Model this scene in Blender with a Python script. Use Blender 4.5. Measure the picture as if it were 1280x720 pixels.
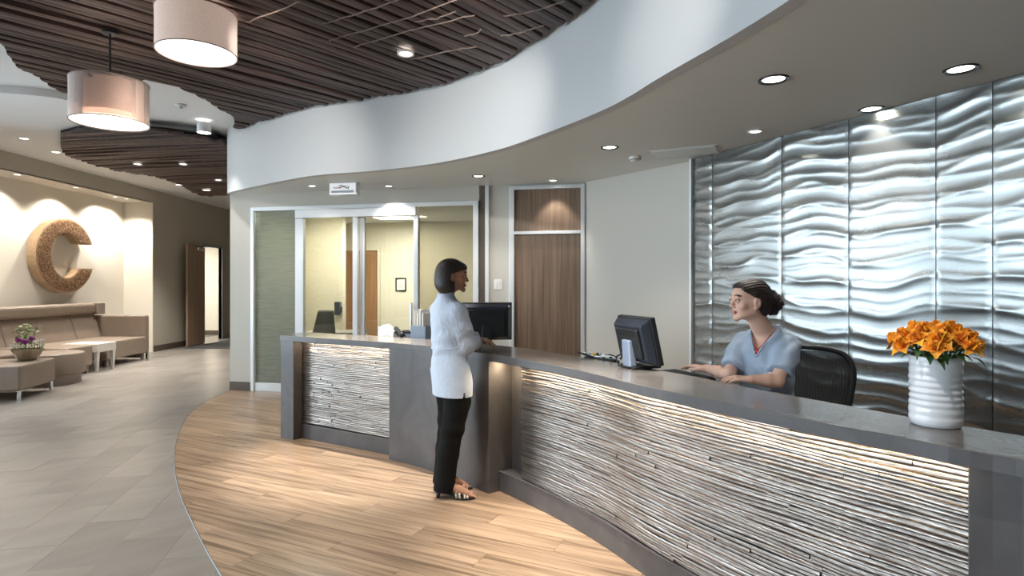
import bpy, bmesh, math, random
import numpy as np
from mathutils import Vector, Matrix
R = math.radians
PI = math.pi
SC = bpy.context.scene
COL = SC.collection
for o in list(bpy.data.objects):
    bpy.data.objects.remove(o)
rnd = random.Random(7)

# ------------------------------------------------------------ camera, world, exposure, daylight
F_PX, HOR, CAM_Z = 740.0, 355.0, 1.5
cd = bpy.data.cameras.new('camera')
cd.sensor_width = 36.0
cd.lens = F_PX / 1280 * 36.0
cd.shift_y = (HOR - 360) / 1280
cd.clip_start = 0.05
cam = bpy.data.objects.new('camera', cd)
cam.location = (0, 0, CAM_Z)
cam.rotation_euler = (R(90), 0, 0)
COL.objects.link(cam)
SC.camera = cam

W = bpy.data.worlds.new('sky')
SC.world = W
W.use_nodes = True
bg = W.node_tree.nodes['Background']
bg.inputs['Color'].default_value = (0.78, 0.89, 1.0, 1)
bg.inputs['Strength'].default_value = 10.0

SC.view_settings.view_transform = 'Standard'
SC.view_settings.look = 'None'
SC.view_settings.exposure = 0.45
SC.view_settings.gamma = 1.0
SC.view_settings.use_curve_mapping = False
try:
    SC.cycles.use_denoising = True
    SC.cycles.max_bounces = 8
    SC.cycles.diffuse_bounces = 4
    SC.cycles.glossy_bounces = 4
    SC.cycles.transparent_max_bounces = 12
    SC.cycles.sample_clamp_indirect = 6.0
    SC.cycles.caustics_reflective = False
    SC.cycles.caustics_refractive = False
except Exception:
    pass

WIN_X = -7.92                       # window wall of the lobby, left of the frame
WINDOWS = [(-3.0, -1.1), (-0.9, 1.0), (1.2, 3.1), (4.5, 5.8), (5.95, 7.25)]
def portal(y0, y1, z0, z1):
    l = bpy.data.lights.new('daylight', 'AREA')
    l.shape = 'RECTANGLE'
    l.size = z1 - z0
    l.size_y = y1 - y0
    l.cycles.is_portal = True
    o = bpy.data.objects.new('window_daylight', l)
    o.matrix_world = Matrix.Translation((WIN_X - 0.1, (y0 + y1) / 2, (z0 + z1) / 2)) @ Matrix(((0, 0, -1), (0, 1, 0), (1, 0, 0))).to_4x4()
    COL.objects.link(o)
for a, b in WINDOWS:
    portal(a, b, 0.35, 3.2)

# ------------------------------------------------------------ helpers
def at(px, py, z):
    """the real place, at height z, that is seen at (px, py) in the photograph"""
    y = F_PX * (z - CAM_Z) / (HOR - py)
    return Vector(((px - 640) / F_PX * y, y, z))

def on_line(px, a, b):
    """point of the plan line a-b seen at column px"""
    u = (px - 640) / F_PX
    ax, ay = a[0], a[1]
    dx, dy = b[0] - ax, b[1] - ay
    t = (u * ay - ax) / (dx - u * dy)
    return Vector((ax + dx * t, ay + dy * t))

def tag(o, label=None, cat=None, group=None, kind=None):
    if label: o['label'] = label
    if cat: o['category'] = cat
    if group: o['group'] = group
    if kind: o['kind'] = kind
    return o

def empty(name, loc=(0, 0, 0), rz=0.0, label=None, cat=None, group=None, kind=None):
    o = bpy.data.objects.new(name, None)
    o.empty_display_size = 0.1
    o.location = loc
    o.rotation_euler = (0, 0, rz)
    COL.objects.link(o)
    return tag(o, label, cat, group, kind)

class MB:
    """collects shapes and links them as one mesh object"""
    def __init__(self):
        self.v, self.f, self.M = [], [], None
    def add(self, vs, fs):
        b = len(self.v)
        if self.M is not None:
            vs = [self.M @ Vector(p) for p in vs]
        self.v += [tuple(p) for p in vs]
        self.f += [tuple(i + b for i in f) for f in fs]
        return self
    def box(self, x0, x1, y0, y1, z0, z1, M=None):
        vs = [(x, y, z) for x in (x0, x1) for y in (y0, y1) for z in (z0, z1)]
        if M is not None: vs = [M @ Vector(p) for p in vs]
        return self.add(vs, [(0, 1, 3, 2), (4, 6, 7, 5), (0, 4, 5, 1), (2, 3, 7, 6), (0, 2, 6, 4), (1, 5, 7, 3)])
    def prism(self, poly, z0, z1):
        n = len(poly)
        a = sum(poly[i][0] * poly[(i + 1) % n][1] - poly[(i + 1) % n][0] * poly[i][1] for i in range(n))
        if a < 0: poly = poly[::-1]
        vs = [(p[0], p[1], z0) for p in poly] + [(p[0], p[1], z1) for p in poly]
        fs = [tuple(range(n - 1, -1, -1)), tuple(range(n, 2 * n))]
        fs += [(i, (i + 1) % n, n + (i + 1) % n, n + i) for i in range(n)]
        return self.add(vs, fs)
    def lathe(self, prof, c=(0, 0, 0), n=32, cap=True, sx=1.0, sy=1.0):
        vs, fs, m = [], [], len(prof)
        for i in range(n):
            a = 2 * PI * i / n
            for r, z in prof:
                vs.append((c[0] + r * math.cos(a) * sx, c[1] + r * math.sin(a) * sy, c[2] + z))
        for i in range(n):
            j = (i + 1) % n
            for k in range(m - 1):
                fs.append((i * m + k, j * m + k, j * m + k + 1, i * m + k + 1))
        if cap:
            fs.append(tuple(i * m for i in range(n - 1, -1, -1)))
            fs.append(tuple(i * m + m - 1 for i in range(n)))
        return self.add(vs, fs)
    def tube(self, pts, r, n=8, closed=False):
        pts = [Vector(p) for p in pts]
        rs = r if isinstance(r, (list, tuple)) else [r] * len(pts)
        vs, fs, m = [], [], len(pts)
        up = None
        for i, p in enumerate(pts):
            if closed:
                t = (pts[(i + 1) % m] - pts[i - 1]).normalized()
            else:
                t = (pts[min(i + 1, m - 1)] - pts[max(i - 1, 0)]).normalized()
            if up is None:
                up = t.orthogonal().normalized()
            up = (up - t * up.dot(t)).normalized()
            w = t.cross(up)
            for k in range(n):
                a = 2 * PI * k / n
                vs.append(p + (up * math.cos(a) + w * math.sin(a)) * rs[i])
        rng = range(m) if closed else range(m - 1)
        for i in rng:
            j = (i + 1) % m
            for k in range(n):
                l = (k + 1) % n
                fs.append((i * n + k, i * n + l, j * n + l, j * n + k))
        if not closed:
            fs.append(tuple(range(n - 1, -1, -1)))
            fs.append(tuple((m - 1) * n + k for k in range(n)))
        return self.add(vs, fs)
    def ball(self, c, r, n=12, m=8):
        rx, ry, rz = r if isinstance(r, (list, tuple)) else (r, r, r)
        vs, fs = [], []
        for i in range(m + 1):
            th = PI * i / m
            for k in range(n):
                a = 2 * PI * k / n
                vs.append((c[0] + rx * math.sin(th) * math.cos(a), c[1] + ry * math.sin(th) * math.sin(a), c[2] - rz * math.cos(th)))
        for i in range(m):
            for k in range(n):
                l = (k + 1) % n
                fs.append((i * n + k, i * n + l, (i + 1) * n + l, (i + 1) * n + k))
        return self.add(vs, fs)
    def mesh(self, name, m=None, smooth=False):
        me = bpy.data.meshes.new(name)
        me.from_pydata(self.v, [], self.f)
        me.validate()
        if smooth:
            me.polygons.foreach_set('use_smooth', [True] * len(me.polygons))
        if m: me.materials.append(m)
        return me
    def build(self, name, m, parent=None, bevel=0.0, smooth=False, seg=2, sharp=False):
        me = self.mesh(name, m, smooth)
        bm = bmesh.new(); bm.from_mesh(me)
        bmesh.ops.remove_doubles(bm, verts=bm.verts, dist=1e-6)
        bmesh.ops.recalc_face_normals(bm, faces=bm.faces)
        bm.to_mesh(me); bm.free()
        o = link(name, me, parent)
        if bevel:
            b = o.modifiers.new('soft_edges', 'BEVEL')
            b.width = bevel; b.segments = seg; b.limit_method = 'ANGLE'; b.angle_limit = R(40)
        if sharp:
            try: me.set_sharp_from_angle(angle=R(40))
            except Exception: pass
        return o

def link(name, me, parent=None, loc=None):
    o = bpy.data.objects.new(name, me)
    COL.objects.link(o)
    if parent is not None: o.parent = parent
    if loc is not None: o.location = loc
    return o

def box(name, m, x0, x1, y0, y1, z0, z1, parent=None, bevel=0.0):
    return MB().box(x0, x1, y0, y1, z0, z1).build(name, m, parent, bevel)

def copy_tree(o, parent=None):
    c = o.copy(); COL.objects.link(c)
    if parent is not None:
        c.parent = parent
    for ch in list(o.children):
        copy_tree(ch, c)
    return c

def catmull(pts, per=6):
    P = [Vector(p) for p in pts]
    out = []
    for i in range(len(P) - 1):
        p0 = P[max(i - 1, 0)]; p1 = P[i]; p2 = P[i + 1]; p3 = P[min(i + 2, len(P) - 1)]
        for k in range(per):
            t = k / per
            out.append(0.5 * ((2 * p1) + (p2 - p0) * t + (2 * p0 - 5 * p1 + 4 * p2 - p3) * t * t + (3 * p1 - p0 - 3 * p2 + p3) * t ** 3))
    out.append(P[-1])
    return out

class Path:
    """plan curve with arc length; side = +1 offsets to its left"""
    def __init__(self, pts):
        self.p = [Vector((q[0], q[1])) for q in pts]
        self.s = [0.0]
        for a, b in zip(self.p, self.p[1:]):
            self.s.append(self.s[-1] + (b - a).length)
        self.L = self.s[-1]
    def at(self, s):
        s = min(max(s, 0), self.L)
        i = int(np.searchsorted(self.s, s)) - 1
        i = min(max(i, 0), len(self.p) - 2)
        t = (s - self.s[i]) / max(self.s[i + 1] - self.s[i], 1e-9)
        return self.p[i].lerp(self.p[i + 1], t)
    def nrm(self, s, w=0.06):
        d = (self.at(s + w) - self.at(s - w)).normalized()
        return Vector((-d.y, d.x))
    def off(self, s, d):
        return self.at(s) + self.nrm(s) * d
    def near(self, q):
        best = min(range(400), key=lambda i: (self.at(self.L * i / 399) - Vector(q)).length)
        return self.L * best / 399
    def pts(self, s0, s1, d, step=0.06):
        n = max(2, int((s1 - s0) / step) + 1)
        return [self.off(s0 + (s1 - s0) * i / (n - 1), d) for i in range(n)]

def clip(poly, rect):
    """Sutherland-Hodgman: poly cut by the convex counter-clockwise rect"""
    out = [Vector(p) for p in poly]
    n = len(rect)
    for i in range(n):
        a, b = Vector(rect[i]), Vector(rect[(i + 1) % n])
        e = b - a
        nrm = Vector((-e.y, e.x))
        cur, out = out, []
        for k in range(len(cur)):
            p, q = cur[k - 1], cur[k]
            dp, dq = nrm.dot(p - a), nrm.dot(q - a)
            if (dp >= 0) != (dq >= 0):
                out.append(p.lerp(q, dp / (dp - dq)))
            if dq >= 0: out.append(q)
        if len(out) < 3: return []
    return out

def area(poly):
    n = len(poly)
    return 0.5 * sum(poly[i][0] * poly[(i + 1) % n][1] - poly[(i + 1) % n][0] * poly[i][1] for i in range(n))

# ------------------------------------------------------------ materials
MATS = {}
def nodes(name):
    m = bpy.data.materials.new(name); m.use_nodes = True
    nt = m.node_tree
    return m, nt, nt.nodes['Principled BSDF']

def mat(name, col, rough=0.5, metal=0.0, var=0.0, scale=(8, 8, 8), detail=4.0, bump=0.0, bump_scale=None, bump_d=0.01,
        col2=None, emit=None, emit_s=0.0, coat=0.0, rand=0.0, coords='world', rot=0.0, spec=0.5, sheen=0.0, trans=0.0, rough_var=0.0, contrast=(0.3, 0.7), distort=0.0):
    if name in MATS: return MATS[name]
    m, nt, b = nodes(name)
    L, N = nt.links, nt.nodes
    b.inputs['Base Color'].default_value = (*col, 1)
    b.inputs['Roughness'].default_value = rough
    b.inputs['Metallic'].default_value = metal
    b.inputs['Specular IOR Level'].default_value = spec
    b.inputs['Coat Weight'].default_value = coat
    b.inputs['Coat Roughness'].default_value = 0.15
    if sheen: b.inputs['Sheen Weight'].default_value = sheen
    if trans: b.inputs['Transmission Weight'].default_value = trans
    if emit:
        b.inputs['Emission Color'].default_value = (*emit, 1)
        b.inputs['Emission Strength'].default_value = emit_s
    if var or bump or rand or col2:
        if coords == 'world':
            g = N.new('ShaderNodeNewGeometry'); src = g.outputs['Position']
        else:
            g = N.new('ShaderNodeTexCoord'); src = g.outputs['Object']
        rotn = N.new('ShaderNodeMapping'); rotn.inputs['Rotation'].default_value = (0, 0, -rot)
        L.new(src, rotn.inputs['Vector']); src = rotn.outputs[0]
        oi = N.new('ShaderNodeObjectInfo')
        if rand:
            cmb = N.new('ShaderNodeVectorMath'); cmb.operation = 'MULTIPLY_ADD'
            L.new(oi.outputs['Random'], cmb.inputs[0]); cmb.inputs[1].default_value = (37.3, 61.7, 23.1); L.new(src, cmb.inputs[2])
            src = cmb.outputs[0]
        def noise(sc, det):
            mp = N.new('ShaderNodeMapping'); mp.inputs['Scale'].default_value = sc
            L.new(src, mp.inputs['Vector'])
            n = N.new('ShaderNodeTexNoise'); n.inputs['Scale'].default_value = 1.0; n.inputs['Detail'].default_value = det
            n.inputs['Distortion'].default_value = distort
            L.new(mp.outputs[0], n.inputs['Vector'])
            return n
        n1 = noise(scale, detail)
        c2 = col2 or tuple(max(0, c * (1 - var)) for c in col)
        rp = N.new('ShaderNodeValToRGB')
        rp.color_ramp.elements[0].position = contrast[0]; rp.color_ramp.elements[1].position = contrast[1]
        rp.color_ramp.elements[0].color = (*c2, 1); rp.color_ramp.elements[1].color = (*col, 1)
        L.new(n1.outputs['Fac'], rp.inputs['Fac'])
        out = rp.outputs['Color']
        if rand:
            mr = N.new('ShaderNodeMapRange'); mr.inputs['To Min'].default_value = 1 - rand; mr.inputs['To Max'].default_value = 1 + rand
            L.new(oi.outputs['Random'], mr.inputs['Value'])
            hs = N.new('ShaderNodeHueSaturation'); L.new(mr.outputs[0], hs.inputs['Value']); L.new(out, hs.inputs['Color'])
            out = hs.outputs['Color']
        L.new(out, b.inputs['Base Color'])
        if rough_var:
            mr = N.new('ShaderNodeMapRange'); mr.inputs['To Min'].default_value = rough - rough_var; mr.inputs['To Max'].default_value = rough + rough_var
            L.new(n1.outputs['Fac'], mr.inputs['Value']); L.new(mr.outputs[0], b.inputs['Roughness'])
        if bump:
            n2 = noise(bump_scale or scale, detail)
            bp = N.new('ShaderNodeBump'); bp.inputs['Strength'].default_value = bump; bp.inputs['Distance'].default_value = bump_d
            L.new(n2.outputs['Fac'], bp.inputs['Height']); L.new(bp.outputs[0], b.inputs['Normal'])
    MATS[name] = m
    return m

def glass(name, tint, refl=0.08, haze=None, haze_f=0.0, weave=None, rough=0.02):
    m = bpy.data.materials.new(name); m.use_nodes = True
    nt = m.node_tree; N, L = nt.nodes, nt.links
    N.clear()
    out = N.new('ShaderNodeOutputMaterial')
    t = N.new('ShaderNodeBsdfTransparent'); t.inputs[0].default_value = (*tint, 1)
    g = N.new('ShaderNodeBsdfGlossy'); g.inputs['Roughness'].default_value = rough
    fr = N.new('ShaderNodeFresnel'); fr.inputs['IOR'].default_value = 1.45
    mx = N.new('ShaderNodeMixShader'); L.new(fr.outputs[0], mx.inputs[0]); L.new(t.outputs[0], mx.inputs[1]); L.new(g.outputs[0], mx.inputs[2])
    last = mx.outputs[0]
    if haze:
        d = N.new('ShaderNodeBsdfDiffuse'); d.inputs[0].default_value = (*haze, 1)
        m2 = N.new('ShaderNodeMixShader'); L.new(last, m2.inputs[1]); L.new(d.outputs[0], m2.inputs[2])
        if weave:
            gm = N.new('ShaderNodeNewGeometry'); mp = N.new('ShaderNodeMapping'); mp.inputs['Scale'].default_value = weave
            n = N.new('ShaderNodeTexNoise'); n.inputs['Scale'].default_value = 1; n.inputs['Detail'].default_value = 3
            L.new(gm.outputs['Position'], mp.inputs[0]); L.new(mp.outputs[0], n.inputs['Vector'])
            mr = N.new('ShaderNodeMapRange'); mr.inputs['From Min'].default_value = 0.35; mr.inputs['From Max'].default_value = 0.65
            mr.inputs['To Min'].default_value = max(0, haze_f - 0.10); mr.inputs['To Max'].default_value = min(1, haze_f + 0.10)
            L.new(n.outputs['Fac'], mr.inputs['Value']); L.new(mr.outputs[0], m2.inputs[0])
        else:
            m2.inputs[0].default_value = haze_f
        last = m2.outputs[0]
    L.new(last, out.inputs['Surface'])
    return m

M_white = mat('white_paint', (0.80, 0.81, 0.82), 0.75, bump=0.05, bump_scale=(120, 120, 120))
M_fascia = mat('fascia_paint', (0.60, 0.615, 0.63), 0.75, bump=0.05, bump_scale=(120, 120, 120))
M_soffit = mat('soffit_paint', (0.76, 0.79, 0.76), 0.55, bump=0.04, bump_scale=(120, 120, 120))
M_greige = mat('greige_wall_paint', (0.60, 0.58, 0.53), 0.8, bump=0.06, bump_scale=(90, 90, 90))
M_olive = mat('olive_wall_paint', (0.50, 0.47, 0.40), 0.8, bump=0.06, bump_scale=(90, 90, 90))
M_cream = mat('cream_wall_paint', (0.80, 0.76, 0.68), 0.8, bump=0.06, bump_scale=(90, 90, 90))
M_office = mat('office_wall_paint', (0.78, 0.73, 0.60), 0.8)
M_weave = mat('woven_wallcovering', (0.70, 0.65, 0.51), 0.85, col2=(0.58, 0.53, 0.41), scale=(9, 9, 120), detail=6, bump=0.5, bump_scale=(8, 8, 90), bump_d=0.006)
M_alu = mat('satin_white_frame', (0.80, 0.83, 0.86), 0.35, metal=0.25)
M_base = mat('brown_baseboard', (0.11, 0.085, 0.065), 0.5)
M_walnut = mat('walnut_veneer', (0.29, 0.20, 0.14), 0.42, col2=(0.15, 0.098, 0.066), scale=(38, 38, 1.0), detail=8, bump=0.08, bump_scale=(90, 90, 2), bump_d=0.002, distort=0.6)
M_doorbrown = mat('brown_office_door', (0.40, 0.21, 0.10), 0.5, var=0.25, scale=(30, 30, 1.5))
M_slat = mat('dark_walnut_slat', (0.098, 0.062, 0.055), 0.5, col2=(0.034, 0.020, 0.018), scale=(2.2, 45, 45), rot=math.atan2(.75, .66), detail=7, rand=0.30, bump=0.6, bump_scale=(2.5, 60, 60), bump_d=0.012, distort=0.8)
M_gap = mat('black_ceiling_void', (0.012, 0.010, 0.010), 0.9)
M_twig = mat('pale_twig_batten', (0.30, 0.22, 0.19), 0.6, var=0.5, scale=(20, 20, 20))
M_stone = mat('dark_grey_stone', (0.108, 0.102, 0.106), 0.34, col2=(0.066, 0.062, 0.065), scale=(3.5, 3.5, 3.5), detail=9, bump=0.04, bump_scale=(60, 60, 60), bump_d=0.002, distort=1.2)
M_top = mat('polished_grey_stone_top', (0.20, 0.18, 0.165), 0.20, col2=(0.13, 0.115, 0.105), scale=(5, 5, 5), detail=9, distort=1.0)
M_metal = mat('silver_relief_metal', (0.30, 0.315, 0.315), 0.27, metal=0.92, rough_var=0.05, var=0.08, scale=(2, 2, 8))
M_seam = mat('dark_seam_backing', (0.05, 0.055, 0.06), 0.4, metal=0.6)
M_strip = mat('pewter_split_strip', (0.35, 0.315, 0.29), 0.30, metal=0.95, col2=(0.235, 0.205, 0.185), scale=(6, 6, 40), detail=6, rand=0.18, bump=0.35, bump_scale=(25, 25, 160), bump_d=0.003)
M_led = mat('warm_led_strip', (1, 0.85, 0.65), 0.5, emit=(1.0, 0.78, 0.52), emit_s=9.0)
M_black = mat('black_plastic', (0.015, 0.016, 0.018), 0.38)
M_navy = mat('dark_blue_grey_plastic', (0.024, 0.030, 0.045), 0.33)
M_silverpl = mat('silver_blue_plastic', (0.36, 0.42, 0.55), 0.3, metal=0.3)
M_screen = mat('dark_screen_glass', (0.01, 0.012, 0.016), 0.1, coat=0.6)
M_chrome = mat('chrome', (0.75, 0.76, 0.78), 0.12, metal=1.0)
M_vinyl = mat('taupe_vinyl', (0.24, 0.19, 0.15), 0.45, var=0.10, scale=(6, 6, 6), bump=0.08, bump_scale=(150, 150, 150), bump_d=0.002)
M_vinyl_side = mat('mauve_taupe_vinyl', (0.27, 0.22, 0.19), 0.45, var=0.10, scale=(6, 6, 6))
M_laminate = mat('pale_grey_laminate', (0.55, 0.53, 0.49), 0.45, var=0.12, scale=(30, 30, 30))
M_cork = mat('bark_mosaic', (0.38, 0.225, 0.12), 0.75, col2=(0.13, 0.065, 0.03), scale=(38, 38, 38), detail=3, bump=1.0, bump_scale=(38, 38, 38), bump_d=0.03, contrast=(0.4, 0.6))
M_rim = mat('pale_carved_rim', (0.44, 0.30, 0.18), 0.7, var=0.3, scale=(20, 20, 20))
M_shade = mat('blush_fabric_shade', (0.78, 0.62, 0.55), 0.9, var=0.12, scale=(60, 60, 90), emit=(1.0, 0.74, 0.62), emit_s=0.22)
M_shade2 = mat('inner_blush_shade', (0.50, 0.38, 0.33), 0.9, var=0.12, scale=(60, 60, 90), emit=(1.0, 0.74, 0.62), emit_s=0.15)
M_diff = mat('lit_diffuser', (1, 0.98, 0.94), 0.6, emit=(1.0, 0.94, 0.86), emit_s=1.6)
M_lens = mat('lit_lamp_lens', (1, 1, 1), 0.4, emit=(1.0, 0.93, 0.82), emit_s=6.0)
M_ltrim = mat('white_trim_ring', (0.8, 0.8, 0.78), 0.4)
M_btrim = mat('black_trim_ring', (0.02, 0.02, 0.02), 0.3)
M_porc = mat('white_glazed_ceramic', (0.80, 0.81, 0.85), 0.18, coat=0.4)
M_orange = mat('orange_petal', (0.95, 0.30, 0.015), 0.5, col2=(0.98, 0.52, 0.02), scale=(14, 14, 14), detail=2, rand=0.12, coords='object', sheen=0.2)
M_stamen = mat('yellow_stamen', (0.9, 0.55, 0.05), 0.6)
M_leaf = mat('dark_green_leaf', (0.045, 0.12, 0.03), 0.5, var=0.4, scale=(20, 20, 20), rand=0.25, coords='object')
M_leaf2 = mat('fresh_green_leaf', (0.16, 0.30, 0.06), 0.5, var=0.4, scale=(20, 20, 20), rand=0.3, coords='object')
M_purple = mat('purple_petal', (0.42, 0.05, 0.36), 0.5, var=0.3, scale=(30, 30, 30), rand=0.2, coords='object')
M_whitepet = mat('white_petal', (0.82, 0.83, 0.76), 0.6, rand=0.06, var=0.1, coords='object')
M_bronze = mat('bronze_glass_bowl', (0.33, 0.26, 0.18), 0.15, coat=0.7, metal=0.3)
M_paper = mat('white_paper', (0.85, 0.85, 0.83), 0.7)
M_mat = mat('charcoal_mat', (0.07, 0.07, 0.075), 0.95, bump=0.4, bump_scale=(200, 200, 200))
M_glass = glass('clear_glass', (0.93, 0.96, 0.94))
M_glass_tint = glass('etched_green_glass', (0.62, 0.68, 0.60), haze=(0.34, 0.36, 0.32), haze_f=0.55, weave=(4, 4, 80))
M_glass_right = glass('grey_sheen_glass', (0.78, 0.78, 0.70), haze=(0.5, 0.49, 0.42), haze_f=0.18)  # grey haze mixed into the pane stands in for its reflection
M_winglass = glass('window_glass', (0.95, 0.98, 0.98))

# planks and tiles
PL_DIR = Vector((-0.90, 0.43)).normalized()
TI_DIR = Vector((-0.21, 0.978)).normalized()
M_plank = mat('oak_plank', (0.43, 0.300, 0.200), 0.34, col2=(0.165, 0.105, 0.064), scale=(1.1, 26, 26), rot=math.atan2(PL_DIR.y, PL_DIR.x), detail=8, rand=0.13, bump=0.05, bump_scale=(2, 60, 60), bump_d=0.002, contrast=(0.33, 0.60), distort=0.9)
M_tile = mat('grey_stone_tile', (0.325, 0.30, 0.275), 0.30, col2=(0.215, 0.195, 0.175), scale=(1.2, 7, 7), rot=R(48), detail=4, rand=0.14, contrast=(0.15, 0.85))
M_grout = mat('floor_bed', (0.20, 0.18, 0.16), 0.8)

# ------------------------------------------------------------ setting: plan
Z_SOF, Z_UP, Z_CLOUD = 2.77, 3.66, 3.555
REAR_A, REAR_B = (-4.0, 8.40), (0.92, 7.37)          # glass front and wooden door stand in this line
ANG_B = (1.86, 6.12)
ART_A, ART_B = (1.86, 6.02), (4.84, 0.08)
fascia_px = [(287, 240), (336, 229), (392, 219), (467, 213), (542, 204), (617, 188), (674, 169), (760, 134), (830, 93), (910, 47), (985, 0)]
fascia = [at(x, y, Z_SOF).to_2d() for x, y in fascia_px]
fascia = [Vector((-4.0, 8.40))] + fascia + [Vector((1.36, 2.1)), Vector((1.55, 1.3)), Vector((2.0, 0.2)), Vector((2.4, -1.5)), Vector((2.5, -3.5))]
FAS = Path(catmull(fascia, 8))

def struct(o):
    o['kind'] = 'structure'
    return o

# ---- floor: bed, planks and tiles
wood_edge_px = [(286, 489), (262, 499), (247, 508), (233, 522), (224, 540), (218.5, 562), (219, 590), (226, 620), (240, 652), (258, 688), (277, 720)]
wood_edge = [at(x, y, 0).to_2d() for x, y in wood_edge_px] + [Vector((-1.10, 2.55)), Vector((-0.6, 1.9)), Vector((0.1, 1.2)), Vector((0.7, 0.2))]
wood_edge = catmull(wood_edge, 6)
wood_poly = [Vector(REAR_A) + Vector((0.02, 0))] + wood_edge + [Vector((4.7, 0.2)), Vector(ART_A), Vector(ANG_B), Vector(REAR_B)]
tile_poly = [Vector(REAR_A), Vector((-4.0, 17.4)), Vector((-8.6, 17.4)), Vector((-8.6, 0.2))] + wood_edge[::-1]
floor = struct(box('floor', M_grout, -11.0, 7.2, -3.6, 17.8, -0.12, -0.008))

def lay(poly, d, w, l, stagger, gap, z, name, m, keep, most):
    n = Vector((-d.y, d.x))
    us = [p.dot(d) for p in poly]; vs = [p.dot(n) for p in poly]
    cells = []
    row = 0
    v = min(vs) - 0.01
    while v < max(vs):
        u = min(us) - l * (stagger(row) % 1.0) - 0.02
        while u < max(us):
            q = [d * a + n * b for a, b in ((u + gap, v + gap), (u + l - gap, v + gap), (u + l - gap, v + w - gap), (u + gap, v + w - gap))]
            c = clip(poly, q)
            if len(c) > 2 and abs(area(c)) > 0.003:
                ctr = sum(c, Vector((0, 0))) / len(c)
                if keep(ctr): cells.append((ctr, c))
            u += l
        v += w; row += 1
    cells.sort(key=lambda k: k[0].length)
    rest = MB()
    for i, (ctr, c) in enumerate(cells):
        h = z + rnd.uniform(-0.0006, 0.0006)
        if i < most:
            MB().prism(c, -0.008, h).build(name, m, floor)
        else:
            rest.prism(c, -0.008, h)
    if rest.v:
        o = rest.build(name, m, floor); o['kind'] = 'stuff'

lay(wood_poly, PL_DIR, 0.18, 1.35, lambda r: (r * 0.381) % 1, 0.0009, 0.0, 'plank', M_plank, lambda c: c.y > 0.6 and abs(c.x) < c.y * 1.15 + 0.6, 296)
lay(tile_poly, TI_DIR, 0.32, 0.64, lambda r: 0.5 * (r % 2), 0.0006, 0.0, 'tile', M_tile, lambda c: c.y > 1.0 and abs(c.x) < c.y * 1.1 + 1.2, 296)
e = MB()
e.tube([(p.x, p.y, -0.0015) for p in wood_edge if p.y > 0.5], 0.005, 6)
e.build('floor_divider_strip', mat('dull_metal_strip', (0.22, 0.23, 0.24), 0.5, metal=0.5), floor)

# ---- ceilings
struct(box('ceiling', M_white, -9.0, 7.2, -3.6, 17.8, Z_UP, Z_UP + 0.1))
far_px = [(-60, 112), (0, 116), (50, 120), (85, 126), (120, 140), (150, 153), (190, 162), (245, 168), (284, 185)]
lip = [at(x, y, 3.575).to_2d() for x, y in far_px]
far_poly = [Vector((-8.7, lip[0].y - 0.3))] + catmull(lip, 5) + [Vector((-4.0, 8.4)), Vector((-4.0, 17.6)), Vector((-8.7, 17.6))]
struct(MB().prism(far_poly, 3.575, Z_UP + 0.01).build('ceiling_lobby', M_white))
sof_poly = [FAS.off(s, 0.012) for s in FAS.s] + [ Vector((6.64, -3.5)), Vector(ART_A), Vector(ANG_B), Vector((0.99, 7.5)), Vector((-3.98, 8.5))]
struct(MB().prism(sof_poly, Z_SOF, Z_SOF + 0.06).build('ceiling_soffit', M_soffit))
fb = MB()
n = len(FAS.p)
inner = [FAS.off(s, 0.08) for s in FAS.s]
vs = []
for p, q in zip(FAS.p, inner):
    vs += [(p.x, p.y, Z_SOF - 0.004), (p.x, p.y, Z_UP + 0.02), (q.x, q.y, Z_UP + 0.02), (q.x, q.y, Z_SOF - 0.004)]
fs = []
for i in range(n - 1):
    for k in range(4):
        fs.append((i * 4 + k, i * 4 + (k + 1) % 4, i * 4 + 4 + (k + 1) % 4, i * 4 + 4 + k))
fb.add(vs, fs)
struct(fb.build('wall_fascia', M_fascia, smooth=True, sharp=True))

# ---- walls
def wall_line(name, a, b, z0, z1, m, t=0.12, side=1):
    a, b = Vector(a[:2]), Vector(b[:2])
    d = (b - a).normalized(); nn = Vector((-d.y, d.x)) * side * t
    return struct(MB().prism([a, b, b + nn, a + nn], z0, z1).build(name, m))
# left wall: window wall, alcove, corridor stretch with a doorway
mb = MB()
mb.box(-8.15, WIN_X, -3.6, 7.4, 0, 0.35); mb.box(-8.15, WIN_X, -3.6, 7.4, 3.2, 3.7)
ys = [-3.6] + [y for w in WINDOWS for y in w] + [7.4]
for i in range(0, len(ys), 2):
    mb.box(-8.15, WIN_X, ys[i], ys[i + 1], 0.35, 3.2)
struct(mb.build('wall_left', M_greige))
for i, (a, b) in enumerate(WINDOWS):
    w = empty('window_%d' % (i + 3), (WIN_X - 0.1, (a + b) / 2, 0.35), kind='structure')
    h = (b - a) / 2
    f = MB()
    f.box(-0.04, 0.04, -h, -h + 0.06, 0, 2.85); f.box(-0.04, 0.04, h - 0.06, h, 0, 2.85)
    f.box(-0.04, 0.04, -h + 0.06, h - 0.06, 0, 0.06); f.box(-0.04, 0.04, -h + 0.06, h - 0.06, 2.79, 2.85); f.box(-0.04, 0.04, -h + 0.06, h - 0.06, 2.05, 2.11)
    f.build('window_frame', M_alu, w)
    box('pane', M_winglass, -0.004, 0.004, -h + 0.06, h - 0.06, 0.06, 2.05, w)
    box('pane', M_winglass, -0.004, 0.004, -h + 0.06, h - 0.06, 2.11, 2.79, w)
AL_X, AL_Y, AL_Z = -8.56, 13.05, 3.30
struct(box('wall_alcove', M_cream, AL_X - 0.1, AL_X, 7.4, AL_Y + 0.1, 0, 3.5))
mb = MB(); mb.box(AL_X, -7.925, AL_Y, AL_Y + 0.08, 0, 3.4)
struct(mb.build('wall_alcove_end', M_cream))
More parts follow.
